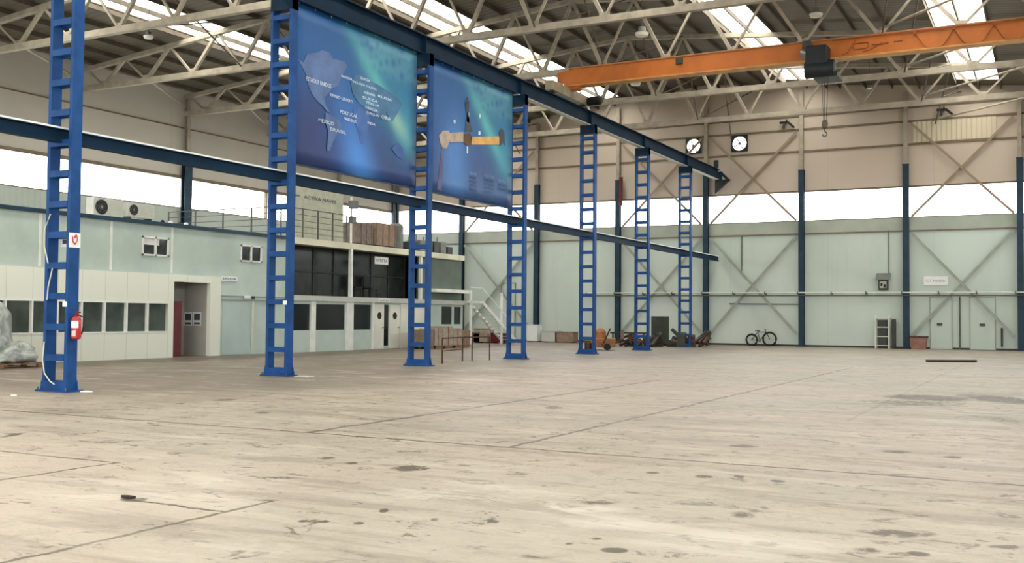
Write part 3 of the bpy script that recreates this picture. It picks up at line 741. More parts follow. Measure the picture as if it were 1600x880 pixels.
# emblem and lettering on the girder face
yf = YC-.024
em = MB()
pts = [(-6.02, yf, 10.9), (-5.98, yf, 11.02), (-5.55, yf, 11.03), (-5.5, yf, 10.98), (-5.52, yf, 10.88), (-5.58, yf, 10.83), (-5.95, yf, 10.82)]
em.tube(pts, .022, 5, True)
em.tube([(-5.7, yf, 10.72), (-5.45, yf, 10.76), (-5.2, yf, 10.88), (-5.05, yf, 10.98)], .018, 5)
em.tube([(-5.4, yf, 10.93), (-5.1, yf, 10.9), (-4.85, yf, 10.94)], .022, 5)
em.tube([(-4.68, yf, 10.95), (-4.4, yf, 10.96)], .02, 5)
em.build('emblem', 'crdark', t)
# festoon cable
fc = MB(); xx = -4.0
while xx < XG1-1.25:
    p = [(xx+1.2*s/12, YC-.09, 11.15-.55*min(1, 1.25*math.sin(math.pi*s/12))) for s in range(13)]; MB().tube(p, .014, 5).build('festoon_loop', 'crdark', t); xx += 1.2
xx = -6.5
MB().tube([(-6.35, YC-.09, 10.68), (-6.2, YC-.09, 10.72), (-6.05, YC-.09, 10.95), (-5.9, YC-.09, 11.15)], .014, 5).build('festoon_tail', 'crdark', t)
fr = MB().box(-6.7, XG1, YC-.1, YC-.07, 11.2, 11.235); xx = -4.0
while xx < XG1: fr.box(xx-.04, xx+.04, YC-.12, YC-.06, 11.12, 11.22); xx += 1.2
fr.build('festoon_track', 'crdark', t)
MB().box(-12.38, -12.12, YC-.1, YC-.02, 10.98, 11.2).build('sensor_box', 'dgrey', t)
# hoist trolley
h = empty('hoist_trolley', (-7.1, YC-.4, 9.8), 'dark hoist trolley with rope drum hanging on the orange girder', 'hoist')
MB().box(-7.5, -6.75, YC-.75, YC-.12, 10.25, 10.95).build('gearbox', 'hoist', h, bevel=.06)
MB().lathe((-7.1, YC-.5, 10.15), [(.2, -.45), (.3, -.43), (.3, .55), (.2, .57)], 20, 'X').build('rope_drum', 'hoist', h, smooth=True)
MB().lathe((-7.55, YC-.45, 10.75), [(.12, -.15), (.16, -.1), (.16, .25), (.12, .3)], 16, 'X').build('motor', 'chrome', h, smooth=True)
MB().box(-7.65, -7.35, YC-.5, YC-.1, 10.9, 11.2).build('control_case', 'dgrey', h, bevel=.02)
MB().box(-7.3, -6.45, YC-.6, YC+.5, 9.86, 10.02).build('trolley_frame', 'hoist', h, bevel=.02)
for x in (-7.3, -6.6): MB().lathe((x, YC-.2, 10.45), [(.08, 0), (.08, .08)], 14, 'Y').build('trolley_wheel', 'chrome', h)
for x in (-6.98, -6.9, -6.76): MB().tube([(x, YC-.5, 9.95), (-6.88+(x+6.88)*.4, YC-.5, 8.3)], .01, 5).build('rope', 'dgrey', h)
hk = empty('crane_hook', (-6.88, YC-.5, 7.75), 'small crane hook block hanging on ropes below the hoist', 'hook')
MB().lathe((-6.88, YC-.5, 8.08), [(.03, .3), (.09, .26), (.11, .13), (.09, .02), (.04, 0)], 14).build('block', 'trussdark', hk, smooth=True)
MB().tube([(-6.88, YC-.5, 8.1), (-6.88, YC-.5, 7.98), (-6.82, YC-.5, 7.92), (-6.81, YC-.5, 7.86), (-6.87, YC-.5, 7.79), (-6.95, YC-.5, 7.83), (-6.95, YC-.5, 7.88)], .02, 8).build('hook', 'dgrey', hk)

# high bay lamps
def high_bay(px, py, z, r, label, dark=False):
    p = at(px, py, 'Z', z)
    t = empty('high_bay_lamp', (p.x, p.y, z-r*.6), label, 'lamp', 'high bay lamps under the roof')
    MB().lathe((p.x, p.y, z), [(r*.35, r*.9), (r*.5, r*.85), (r*.55, r*.3), (r*.9, .02), (r, 0)], 20).build('housing', 'dgrey' if dark else 'grey', t, smooth=True)
    MB().lathe((p.x, p.y, z-r*.5), [(r*.3, 0), (r*.8, r*.1), (r*.98, r*.5)], 20).build('bowl', 'lampglass', t, smooth=True)
    MB().tube([(p.x, p.y, z+r*.85), (p.x, p.y, roof_z(p.x)+.01)], .012, 6).build('suspension', 'dgrey', t)
high_bay(232, 57, 12.2, .2, 'dark high bay lamp under the roof at the top left, beside the nearest column', True)
high_bay(1003, 52, 12.5, .28, 'pale high bay lamp above the middle of the crane girder')
high_bay(993, 130, 12.6, .26, 'round lamp glimpsed just below the crane girder, right of the banners')
high_bay(1275, 22, 12.8, .26, 'round pale lamp above the hoist trolley')
high_bay(1358, 138, 12.6, .12, 'tiny bright lamp near the far wall, right of the hoist')

# ================================================================== OFFICE BLOCK
OB = empty('office_block', (-33, 28, 0), 'two storey pale green and cream office block built along the left side of the hall', 'building')
ZR = 4.6
YA, YB, YE = 8.0, 32.3, 46.3
# ground floor cream front with a doorway
c = MB()
DW0, DW1, DZ = 26.42, 28.15, 2.62
WZ0, WZ1 = .9, 1.86
c.box(XO-.12, XO+.03, YA, DW0, 0, WZ0).box(XO-.12, XO+.03, YA, DW0, WZ1, 2.86).box(XO-.12, XO+.03, 26.16, DW0, WZ0, WZ1)
c.box(XO-.12, XO+.03, DW0, DW1, DZ, 2.86).box(XO-.12, XO+.05, DW1, 28.68, 0, 2.86)
c.build('cream_front', 'creamfront', OB)
y = 26.16; mu = MB(); gl = MB()
while y > YA:
    gl.box(XO-.08, XO-.07, y-.89+.03, y-.03, WZ0, WZ1); mu.box(XO-.1, XO+.04, y-.89-.03, y-.89+.03, WZ0, WZ1)
    pn = MB().box(XO-.08, XO-.07, y-.86, y-.03, WZ0, WZ1).build('window_pane', 'darkglass', OB) if y > 17 else None
    y -= .89
mu.box(XO-.1, XO+.045, YA, 26.16, WZ0-.03, WZ0+.01).box(XO-.1, XO+.045, YA, 26.16, WZ1-.01, WZ1+.04)
mu.build('window_frame', 'white', OB)
MB().box(XO-.35, XO-.3, YA, 26.3, 0, 2.8).build('inner_partition', 'dgrey', OB)
# upper floor
u = MB(); wins = [(24.98, 26.16, 3.45, 4.1), (29.72, 30.9, 3.48, 4.12)]
u.box(XO-.12, XO, YA, wins[0][0], 2.86, 4.5).box(XO-.12, XO, wins[0][1], wins[1][0], 2.86, 4.5).box(XO-.12, XO, wins[1][1], YB, 2.86, 4.5)
for w in wins: u.box(XO-.12, XO, w[0], w[1], 2.86, w[2]).box(XO-.12, XO, w[0], w[1], w[3], 4.5)
u.build('green_upper_front', 'greenpanel', OB)
for k, w in enumerate(wins):
    f = MB(); a, b, z0, z1 = w; m_ = (a+b)/2
    f.box(XO-.05, XO+.03, a, b, z0, z0+.06).box(XO-.05, XO+.03, a, b, z1-.06, z1).box(XO-.05, XO+.03, a, a+.06, z0, z1).box(XO-.05, XO+.03, b-.06, b, z0, z1).box(XO-.05, XO+.03, m_-.03, m_+.03, z0, z1)
    fo = f.build('window', 'white', OB)
    MB().box(XO-.04, XO-.03, a+.05, b-.05, z0+.05, z1-.05).build('pane', 'blackglass', fo)
    if k == 0: MB().box(XO-.028, XO-.02, a+.07, b-.4, z1-.28, z1-.07).build('blind', 'white', fo)
for yv in (23.7, 26.31, 21.05, 18.4): MB().box(XO, XO+.02, yv-.04, yv+.04, 2.9, 4.48).build('joint_strip', 'white', OB)
MB().box(XO-.3, XO+.08, YA, YB, 4.5, ZR+.02).build('roof_edge', 'darktrim', OB)
# right part ground floor (pale green, sliding door)
g2 = MB().box(XO-.12, XO, 28.68, YB, 0, 2.86); g2.build('green_lower_front', 'greenpanel', OB)
MB().box(XO, XO+.03, 28.72, YB, 2.16, 2.2).box(XO, XO+.05, 28.72, YB, 2.02, 2.06).build('door_track', 'bracegreen', OB)
MB().box(XO, XO+.03, 28.8, 30.3, .03, 2.0).build('sliding_door', 'greendoor', OB)
MB().box(XO, XO+.06, 30.36, 30.46, .15, 2.0).build('downpipe', 'conduit', OB)
# recess behind the doorway
rc = MB().box(XO-1.3, XO-1.2, 24.9, 28.6, 0, 2.8).box(XO-1.2, XO-.12, 28.16, 28.26, 0, 2.8).box(XO-1.2, XO-.12, 24.8, 24.9, 0, 2.8).box(XO-1.2, XO-.12, 24.9, 28.2, 2.68, 2.8)
rc.build('recess_walls', 'greyin', OB)
tag(MB().box(XO-.16, XO-.1, DW0+.05, DW0+.5, .02, 1.95).build('red_door_leaf', 'dred'), 'dark red door leaf standing open in the office doorway', 'door')
for (px, lb) in ((294, 'left paper notice on the grey wall inside the doorway'), (308, 'right paper notice on the grey wall inside the doorway')):
    yw = 28.155; xx = at(px, 500, 'Y', yw).x; zz = at(px, 509, 'Y', yw).z
    q = empty('notice', (xx, yw, zz), lb, 'notice', 'paper notices in the doorway')
    MB().box(xx-.2, xx+.2, yw-.006, yw, zz, zz+.5).build('sheet', 'paper', q)
    MB().box(xx-.14, xx+.14, yw-.01, yw-.006, zz+.2, zz+.43).build('print', 'ink', q)
    MB().box(xx-.14, xx+.14, yw-.01, yw-.006, zz+.05, zz+.12).build('caption', 'ink', q)
# part two: shop fronts below, glazed terrace level above
s2 = MB(); bays = [(32.75, 33.9, .88, 1.95), (34.2, 36.25, .88, 1.96), (36.8, 38.2, .88, 1.98), (44.2, 45.2, 1.1, 1.98), (45.4, 46.1, 1.1, 1.98)]
yy = YB
for a, b, z0, z1 in bays:
    s2.box(XO-.12, XO, yy, a, 0, 2.08); s2.box(XO-.12, XO, a, b, 0, z0).box(XO-.12, XO, a, b, z1, 2.08); yy = b
s2.box(XO-.12, XO, yy, YE, 0, 2.08); s2.build('shop_front', 'greenpanel', OB)
for a, b, z0, z1 in bays: MB().box(XO-.07, XO-.05, a, b, z0, z1).build('window_pane', 'blackglass', OB)
for a, b in ((33.9, 34.2), (36.3, 36.8), (38.22, 38.35)): MB().box(XO, XO+.06, a, b, 0, 2.08).build('white_pilaster', 'white', OB)
for k, (a, b) in enumerate(((38.38, 39.12), (39.58, 40.4))):
    d = MB().box(XO, XO+.05, a, b, .02, 2.0).build('door', 'cream', OB)
    MB().lathe((XO+.05, (a+b)/2, 1.5), [(.16, 0), (.16, .012)], 20, 'X').build('porthole', 'black', d)
    MB().box(XO+.05, XO+.09, b-.14, b-.06, .95, 1.0).build('handle', 'chrome', d)
MB().box(XO, XO+.02, 39.18, 39.5, .15, 2.0).build('dark_side_light', 'blackglass', OB)
MB().box(XO, XO+.05, 40.5, 43.2, 0, 2.05).build('cream_wall_panel', 'cream', OB)
MB().box(XO-.12, XO+.12, YB, YE, 2.08, 2.3).build('floor_slab', 'lgrey', OB)
MB().box(XO-.12, XO+.4, 43.0, YE, 2.68, 2.84).build('canopy', 'white', OB)
MB().box(XO-1.0, XO-.95, YB, 42.2, 2.3, 4.35).build('terrace_glazing', 'tallglass', OB)
mu = MB()
for k in range(8): yv = YB+.1+k*1.4; mu.box(XO-.95, XO-.9, yv, yv+.06, 2.3, 4.35)
mu.box(XO-.95, XO-.9, YB, 42.2, 3.3, 3.36); mu.build('glazing_bars', 'dgrey', OB)
MB().box(XO-.2, XO-.1, 42.2, YE, 2.3, 4.35).build('dark_green_end', 'darkgreen', OB)
for yv in (YB+.1, 36.6, 42.2): MB().box(XO-.06, XO+.08, yv-.07, yv+.07, 2.3, 4.36).build('white_post', 'white', OB)
MB().box(XO-.3, XO+.08, YB+.05, YE, 4.36, ZR+.02).build('fascia', 'creamtrim', OB)
MB().box(XL+.02, XO-.1, YA, YE, 4.4, ZR).build('roof_deck', 'lgrey', OB)
MB().box(XL+.02, XO-.12, YE-.12, YE, 0, 4.4).build('end_wall', 'darkgreen', OB)
MB().box(XL+.02, XO-.95, YB, YB+.1, 0, 4.4).build('party_wall', 'dgrey', OB)

def flat_sign(name, y0, y1, z0, z1, body, s, label, x=XO+.02, m='paper'):
    q = empty(name, (x, (y0+y1)/2, z0), label, 'sign')
    MB().box(x, x+.02, y0, y1, z0, z1).build('plate', m, q)
    if body: text(body, s, '+X', (x+.022, y0+.08, (z0+z1)/2-s*.33), 'ink', q, width=(y1-y0)-.16)
flat_sign('exit_sign', 28.68, 29.55, 2.72, 2.9, 'SALIDA', .12, 'small white sign plate on the green wall right of the cream doorway')
flat_sign('terrace_sign', 38.45, 39.5, 3.82, 4.16, 'OFERTA', .2, 'white sign hanging in the dark glazed terrace opening', x=XO-.04)
flat_sign('door_sign', 38.55, 39.4, 2.12, 2.26, 'RECEPCION', .1, 'small white sign above the two cream doors', x=XO+.13)
q = empty('emergency_light', (XO+.06, 30.05, 2.08), 'small white emergency light above the sliding door', 'lamp')
MB().box(XO+.05, XO+.12, 29.9, 30.2, 2.08, 2.2).build('case', 'paper', q, bevel=.01)
MB().box(XO+.05, XO+.11, 30.32, 30.44, 2.08, 2.2).build('junction_box', 'dgrey', q)
# planter furniture silhouettes on the terrace
for (y, lb) in ((37.6, 'dark chair on the glazed terrace level, left of the pair'), (38.8, 'dark chair on the glazed terrace level, right of the pair')):
    q = empty('terrace_chair', (XO-.5, y, 2.3), lb, 'chair', 'dark chairs on the terrace level')
    MB().box(XO-.75, XO-.3, y-.25, y+.25, 2.7, 2.76).build('seat', 'black', q)
    MB().box(XO-.75, XO-.7, y-.25, y+.25, 2.76, 3.3).build('backrest', 'black', q)
    for sx in (XO-.73, XO-.32):
        for sy in (y-.22, y+.22): MB().box(sx-.02, sx+.02, sy-.02, sy+.02, 2.3, 2.7).build('leg', 'black', q)

# terrace railing (front run and the run across at the roof step)
def railing(name, p, q, n, label, h=1.22, z=ZR+.02, rails=5):
    t = empty(name, (p[0], p[1], z), label, 'railing', 'metal railings on the office roof'); p, q = Vector((*p, z)), Vector((*q, z))
    for k in range(n+1):
        a = p+(q-p)*k/n; MB().box(a.x-.025, a.x+.025, a.y-.025, a.y+.025, z, z+h).build('post', 'rail', t)
    for k in range(rails):
        zz = h*(k+1)/rails; MB().tube([p+Vector((0,0,zz-.02)), q+Vector((0,0,zz-.02))], .022 if k == rails-1 else .014, 6).build('rail', 'rail', t)
railing('roof_railing', (XO-.12, YB+.2), (XO-.12, 36.45), 4, 'grey metal railing along the roof edge in front of the signboard')
railing('roof_railing', (XO-6.4, YB+.05), (XO-.3, YB+.05), 4, 'thin grey railing across the office roof, left of the second lattice column')
# signboard with a scalloped top
sb = empty('roof_signboard', (-27.6, 35.4, ZR), 'pale sage signboard with scalloped top standing on the office roof behind the railing', 'signboard')
top = [(y_, 6.88+.10*abs(math.sin((y_-33.4)*3.4))-.02*(y_-33.4)) for y_ in [33.4+3.5*k/40 for k in range(41)]]
pts = [(-27.62, 33.4, 4.62)]+[(-27.62, a, b) for a, b in top]+[(-27.62, 36.95, 4.62)]
MB().prism(pts, (.05, 0, 0)).build('board', 'sagegrey', sb)
text('ACTIVA NAVES', .2, '+X', (-27.56, 34.2, 6.35), 'ink', sb, width=2.2)
text('ooo', .2, '+X', (-27.56, 33.5, 6.38), 'ink', sb, width=.4)
for y_ in (33.8, 36.5): MB().bar((-27.64, y_, 4.62), (-27.64, y_, 6.7), .05, .05).build('stay', 'rail', sb)
q = empty('roof_lamp', (-27.4, 37.2, ZR), 'small grey lamp pole beside the signboard on the office roof', 'lamp')
MB().tube([(-27.3, 37.15, ZR), (-27.3, 37.15, 6.7)], .05, 8).build('pole', 'white', q)
MB().box(-27.4, -27.1, 37.05, 37.4, 6.2, 6.55).build('lamp_head', 'grey', q, bevel=.02); MB().box(-27.4, -27.15, 37.05, 37.35, 5.55, 5.85).build('gear_box', 'grey', q, bevel=.02)
# crates, tank and clutter on the roof
def crate(x0, x1, y0, y1, h, label, m='crate'):
    t = empty('roof_crate', ((x0+x1)/2, (y0+y1)/2, ZR), label, 'crate', 'crates on the office roof')
    MB().box(x0, x1, y0, y1, ZR+.14, ZR+.14+h).build('case', m, t, bevel=.02)
    s_ = MB()
    for k in range(4):
        y_ = y0+(y1-y0-.08)*k/3; s_.box(x1, x1+.03, y_, y_+.08, ZR+.14, ZR+.14+h)
    s_.build('slats', 'crate', t)
    MB().box(x0, x1+.04, y0-.03, y1+.03, ZR, ZR+.12).build('pallet', 'dgrey', t)
crate(-28.6, -27.6, 37.9, 39.2, .95, 'grey slatted crate on the office roof, right of the signboard')
crate(-28.6, -27.5, 39.35, 40.95, 1.05, 'brownish crate on the office roof, next to the cylindrical tank', 'board')
q = empty('roof_tank', (-27.9, 41.5, ZR), 'dark upright cylindrical tank with two pipes on the office roof', 'tank')
MB().lathe((-27.9, 41.55, ZR), [(.3, 0), (.36, .05), (.36, 1.2), (.25, 1.32)], 20).build('body', 'grey', q, smooth=True)
for y_ in (41.4, 41.75): MB().tube([(-27.9, y_, ZR+1.25), (-27.9, y_, 7.7)], .05, 8).build('pipe', 'dgrey', q)
rnd = random.Random(3)
names = ['dark machine unit on the roof edge, nearest the tank', 'low grey box among the roof clutter', 'brown box among the roof clutter, middle', 'dark compressor unit among the roof clutter', 'grey case near the far end of the roof', 'last dark box at the far end of the office roof']
for k in range(6):
    y_ = 42.4+k*.65; h_ = .35+.35*rnd.random()
    t = empty('roof_unit', (-27.7, y_, ZR), names[k], 'machine unit', 'clutter on the far part of the office roof')
    MB().box(-28.1, -27.3, y_-.25, y_+.25, ZR+.08, ZR+.08+h_).build('case', ['dgrey', 'grey', 'crate', 'greenmac', 'grey', 'dgrey'][k], t, bevel=.03)
    MB().box(-28.0, -27.4, y_-.2, y_-.12, ZR, ZR+.08).box(-28.0, -27.4, y_+.12, y_+.2, ZR, ZR+.08).build('feet', 'black', t)
    MB().tube([(-27.7, y_, ZR+h_), (-27.7, y_, ZR+h_+.35)], .04, 8).build('stub_pipe', 'grey', t)

# air conditioners on the roof
def air_con(y0, w, h, z, label, X=-29.9):
    t = empty('air_conditioner', (X-.2, y0+w/2, ZR), label, 'air conditioner', 'air conditioner units on the office roof')
    MB().box(X-.4, X, y0, y0+w, z, z+h).build('case', 'lgrey', t, bevel=.02)
    MB().lathe((X+.002, y0+h*.5, z+h*.52), [(h*.4, 0), (h*.4, .012)], 24, 'X').build('fan_opening', 'black', t)
    MB().lathe((X+.014, y0+h*.5, z+h*.52), [(h*.1, 0), (h*.06, .02)], 14, 'X').build('fan_hub', 'grey', t)
    gr = MB()
    for r_ in (.16, .27, .38): gr.tube([(X+.022, y0+h*.5+h*r_*math.cos(a), z+h*.52+h*r_*math.sin(a)) for a in [2*math.pi*k/20 for k in range(20)]], .006, 4, True)
    gr.build('fan_grille', 'grey', t)
    lv = MB()
    for k in range(7): lv.box(X, X+.006, y0+h*1.05, y0+w-.05, z+.08+k*(h-.16)/7, z+.1+k*(h-.16)/7)
    lv.build('louvres', 'sagegrey', t)
    for yy in (y0+.1, y0+w-.18): MB().box(X-.38, X-.02, yy, yy+.06, ZR, z).build('foot', 'dgrey', t)
air_con(25.55, 1.32, .68, 4.92, 'larger pale air conditioner on the office roof, just right of the nearest column')
air_con(27.1, 1.25, .5, 5.05, 'smaller pale air conditioner on the office roof, left of a left wall column')
for k, y_ in enumerate((28.75, 29.15, 29.6, 29.95)):
    p_ = ['first from the left', 'second from the left', 'third from the left', 'last before the wall column'][k]
    tag(MB().lathe((-29.9, y_, ZR+.0), [(.07, 0), (.09, .03), (.09, .38+.05*(k % 2)), (.03, .46)], 12).build('roof_canister', ['black', 'paper', 'dgrey', 'paper'][k], smooth=True), 'small canister on the office roof, '+p_, 'canister', 'small canisters on the office roof')

# ================================================================== STAIR BY THE FAR WALL
s_ = empty('steel_stair', (XO+.2, 48, 0), 'white steel stair with posts at the far end of the office block', 'stair')
for yv, zt in ((46.5, 2.85), (49.87, 2.8)): 
    MB().box(XO+.3, XO+.4, yv-.05, yv+.05, 0, zt).build('post', 'white', s_)
MB().box(XO-.6, XO+.4, 46.35, 47.8, 2.2, 2.3).build('landing', 'white', s_)
for x in (XO-.5, XO+.35): MB().bar((x, 47.75, 2.25), (x, 51.7, .1), .05, .2).build('stringer', 'white', s_)
for k in range(11): yv = 47.95+k*.35; zz = 2.1-k*.19; MB().box(XO-.48, XO+.33, yv, yv+.26, zz, zz+.03).build('tread', 'lgrey', s_)
MB().bar((XO+.35, 46.5, 3.0), (XO+.35, 47.75, 3.0), .04, .04).bar((XO+.35, 47.75, 3.0), (XO+.35, 51.5, .95), .04, .04).build('handrail', 'white', s_)

# ================================================================== FLOOR CLUTTER
# wrapped bale on a pallet at the far left
def pallet(x0, x1, y0, y1, label, z=0):
    t = empty('wooden_pallet', ((x0+x1)/2, (y0+y1)/2, z), label, 'pallet', 'wooden pallets')
    n = 7
    for k in range(n):
        a = y0+(y1-y0-.1)*k/(n-1); MB().box(x0, x1, a, a+.1, z+.12, z+.145).build('deck_board', 'wood', t)
    for x in (x0, (x0+x1)/2-.05, x1-.1): MB().box(x, x+.1, y0, y1, z+.095, z+.12).build('bearer', 'wood', t)
    for x in (x0, (x0+x1)/2-.05, x1-.1):
        for y_ in (y0, (y0+y1)/2-.07, y1-.14): MB().box(x, x+.1, y_, y_+.14, z+.02, z+.095).build('block', 'wood', t)
    for y_ in (y0, (y0+y1)/2-.05, y1-.1): MB().box(x0, x1, y_, y_+.1, z, z+.02).build('base_board', 'wood', t)
pallet(-26.1, -24.75, 17.0, 19.55, 'wooden pallet under the film wrapped bale at the left edge')
def lump(name, c, s, m, label, cat, seed, amp=.18, sub=4, flat=True, group=None):
    bm = bmesh.new(); bmesh.ops.create_icosphere(bm, subdivisions=sub, radius=1)
    for v in bm.verts:
        p = v.co.copy(); nn = noise.noise(p*1.7+Vector((seed, 0, 0)))*amp*1.6+noise.noise(p*5+Vector((0, seed, 0)))*amp*.6+noise.noise(p*11)*amp*.25
        p *= 1+nn
        v.co = Vector((p.x*s[0], p.y*s[1], p.z*s[2]))
        if flat and v.co.z < -.6*s[2]: v.co.z = -.6*s[2]
    zmin = min(v.co.z for v in bm.verts)
    for v in bm.verts: v.co.z -= zmin
    me = bpy.data.meshes.new(name); bm.to_mesh(me); bm.free(); me.materials.append(M[m])
    for p in me.polygons: p.use_smooth = True
    o = bpy.data.objects.new(name, me); COL.objects.link(o); o.location = c
    return tag(o, label, cat, group)
lump('wrapped_bale', (-25.55, 18.2, .145), (.6, .92, 1.12), 'film', 'big lumpy bale wrapped in grey plastic film at the left edge of the picture', 'bale', 2.3)
lump('plastic_film', (-25.15, 18.95, .145), (.42, .62, .34), 'film', 'loose crumpled plastic film spilling over the pallet edge', 'plastic film', 5.1, .3)

# fire extinguisher and signs on the first column
xf = XC+HW+.002; yq = Y0
fe = empty('fire_extinguisher', (xf+.09, yq, 1.0), 'red fire extinguisher hanging on the nearest blue lattice column', 'fire extinguisher')
MB().lathe((xf+.1, yq, 1.0), [(.05, 0), (.085, .02), (.09, .06), (.09, .36), (.07, .42), (.03, .45)], 24).build('cylinder', 'red', fe, smooth=True)
MB().lathe((xf+.1, yq, 1.44), [(.025, 0), (.03, .05), (.02, .08)], 12).box(xf+.06, xf+.2, yq-.012, yq+.012, 1.5, 1.53).box(xf+.06, xf+.17, yq-.012, yq+.012, 1.455, 1.475).build('valve', 'dred', fe)
MB().tube([(xf+.1, yq+.03, 1.47), (xf+.16, yq+.11, 1.42), (xf+.15, yq+.12, 1.25), (xf+.13, yq+.1, 1.1)], .013, 8).build('hose', 'black', fe)
def wrap_label(z0, z1, a0, a1, m, nm):
    mb = MB(); n = 8; vs = []
    for k in range(n+1):
        a = a0+(a1-a0)*k/n
        for z in (z0, z1): vs.append((xf+.1+.0915*math.cos(a), yq+.0915*math.sin(a), z))
    mb.add(vs, [(2*k, 2*k+2, 2*k+3, 2*k+1) for k in range(n)]); mb.build(nm, m, fe)
wrap_label(1.22, 1.35, -2.2, -.3, 'paper', 'upper_label'); wrap_label(1.06, 1.17, -1.8, -.8, 'pinklabel', 'lower_label')
MB().box(xf, xf+.02, yq-.04, yq+.04, 1.1, 1.4).build('wall_bracket', 'dgrey', fe)
sg = empty('fire_sign', (xf, yq, 2.75), 'small white square sign with a red extinguisher symbol on the nearest column', 'sign')
MB().box(xf, xf+.006, yq-.13, yq+.13, 2.75, 3.03).build('plate', 'paper', sg)
sy = MB().tube([(xf+.008, yq-.06, 2.96), (xf+.008, yq-.05, 2.87), (xf+.008, yq, 2.81)], .014, 5).tube([(xf+.008, yq, 2.81), (xf+.008, yq+.06, 2.9), (xf+.008, yq+.03, 3.0)], .012, 5).tube([(xf+.008, yq-.01, 2.93), (xf+.008, yq+.015, 2.99)], .014, 5)
sy.build('symbol', 'redink', sg)
q = empty('notice', (XC-.05, Y0+HD, 2.78), 'white paper notice seen through the nearest column, behind its battens', 'notice')
MB().box(XC-.2, XC+.08, Y0+HD+.006, Y0+HD+.012, 2.78, 3.0).build('sheet', 'paper', q); MB().box(XC-.15, XC+.02, Y0+HD+.002, Y0+HD+.006, 2.84, 2.92).build('print', 'ink', q)
for i, yv, zz in ((0, Y0, 1.62), (1, YL[1], 1.75)):
    tag(MB().box(XC+HW-.14, XC+HW-.02, yv-HD-.012, yv-HD, zz, zz+.1).build('junction_box', 'paper', bevel=.01), ['small white box on the nearest column above the extinguisher', 'small white box on the second column'][i], 'junction box')
cb = lambda pts, lb, r_=.012, m='conduit': tag(MB().tube(pts, r_, 6).build('cable', m), lb, 'cable')
xl = XC-HW
cb([(xl+.06, Y0-HD-.02, .95), (xl+.05, Y0-HD-.04, .6), (xl+.12, Y0-HD-.05, .35), (xl+.28, Y0-HD-.05, .2), (xl+.4, Y0-HD-.04, .14)], 'pale cable looping down at the foot of the nearest column')
cb([(xl+.15, Y0-HD-.02, 3.4), (xl+.03, Y0-HD-.05, 3.1), (xl+.03, Y0-HD-.05, 2.8), (xl+.14, Y0-HD-.04, 2.45)], 'pale cable loop on the nearest column beside the fire sign')
cb([(xl+.24, Y0-HD-.02, 2.35), (xl+.16, Y0-HD-.04, 2.0), (xl+.12, Y0-HD-.03, 1.75)], 'short pale cable on the nearest column above the windows height')
# litter near bases
def litter(px, py, sx, sy, m, lb):
    p = at(px, py, 'Z', 0); mb = MB(); n = 9; rr = random.Random(px)
    top_ = [(p.x+sx*math.cos(2*math.pi*k/n)*(.7+.5*rr.random()), p.y+sy*math.sin(2*math.pi*k/n)*(.7+.5*rr.random()), .004) for k in range(n)]
    mb.prism(top_, (0, 0, .018)); return tag(mb.build('scrap_piece', m), lb, 'scrap')
litter(135, 613, .14, .1, 'paper', 'white paper scrap at the foot of the nearest column')
litter(474, 589, .3, .14, 'lgrey', 'pale sheet scrap at the foot of the second column')
litter(21, 619, .06, .06, 'paper', 'tiny white scrap on the floor at the left edge')
litter(200, 779, .09, .03, 'plank', 'dark scrap at the end of the floor crack, lower left')
litter(938, 549, .35, .15, 'lgrey', 'pale scrap at the foot of the fifth column')

# steel table frame
def corner(px, py): return at(px, py, 'Z', 0)
t = empty('steel_table', (corner(730, 565).x, corner(730, 565).y, 0), 'rusty bare steel table frame right of the third column', 'table frame')
P = [corner(691, 568), corner(722, 564), corner(765, 562.5), corner(737, 564)]
P = [Vector((-16.3, 27.5, 0)), Vector((-16.9, 29.2, 0)), Vector((-15.6, 29.8, 0)), Vector((-15.1, 28.1, 0))]
P = [corner(691, 568.5), corner(722.5, 564.5), corner(765, 563), corner(737.5, 564)]
for p in P: MB().bar(p, p+Vector((0, 0, .8)), .035, .035).build('leg', 'rust', t)
MB().bar(P[0]+Vector((0,0,.8)), P[1]+Vector((0,0,.8)), .05, .04).bar(P[0]+Vector((0,0,.4)), P[1]+Vector((0,0,.4)), .04, .03).bar(P[3]+Vector((0,0,.8)), P[2]+Vector((0,0,.8)), .05, .04)\
    .bar(P[1]+Vector((0,0,.8)), P[3]+Vector((0,0,.8)), .05, .04).build('top_frame', 'rust', t)
# cartons by the office wall
cart = [(660, 'board', .5, .75), (673, 'paleboard', .5, .8), (689, 'paleboard', .6, .9), (704, 'paleboard', .5, .8), (717, 'board', .5, .7)]
wd = ['leftmost carton of the row by the office wall, behind the third column', 'second carton of the row by the office wall', 'tallest pale carton in the row by the office wall', 'brown carton fourth in the row by the office wall', 'last pale carton of the row, before the stair']
for (px, m, w, h), lb in zip(cart, wd):
    p = at(px, 545, 'X', -25.6)
    t = empty('carton', (-25.6, p.y, 0), lb, 'carton', 'cartons on pallets by the office wall')
    MB().box(-26.0, -25.2, p.y-w/2-.15, p.y+w/2+.15, .13, .13+h).build('box', m, t, bevel=.015)
    MB().box(-26.05, -25.15, p.y-w/2-.18, p.y+w/2+.18, .09, .125).box(-26.05, -25.95, p.y-w/2, p.y+w/2, 0, .09).box(-25.25, -25.15, p.y-w/2, p.y+w/2, 0, .09).build('pallet', 'wood', t)
    MB().box(-25.2, -25.195, p.y-.04, p.y+.04, .13, .13+h).build('tape', 'tan', t)
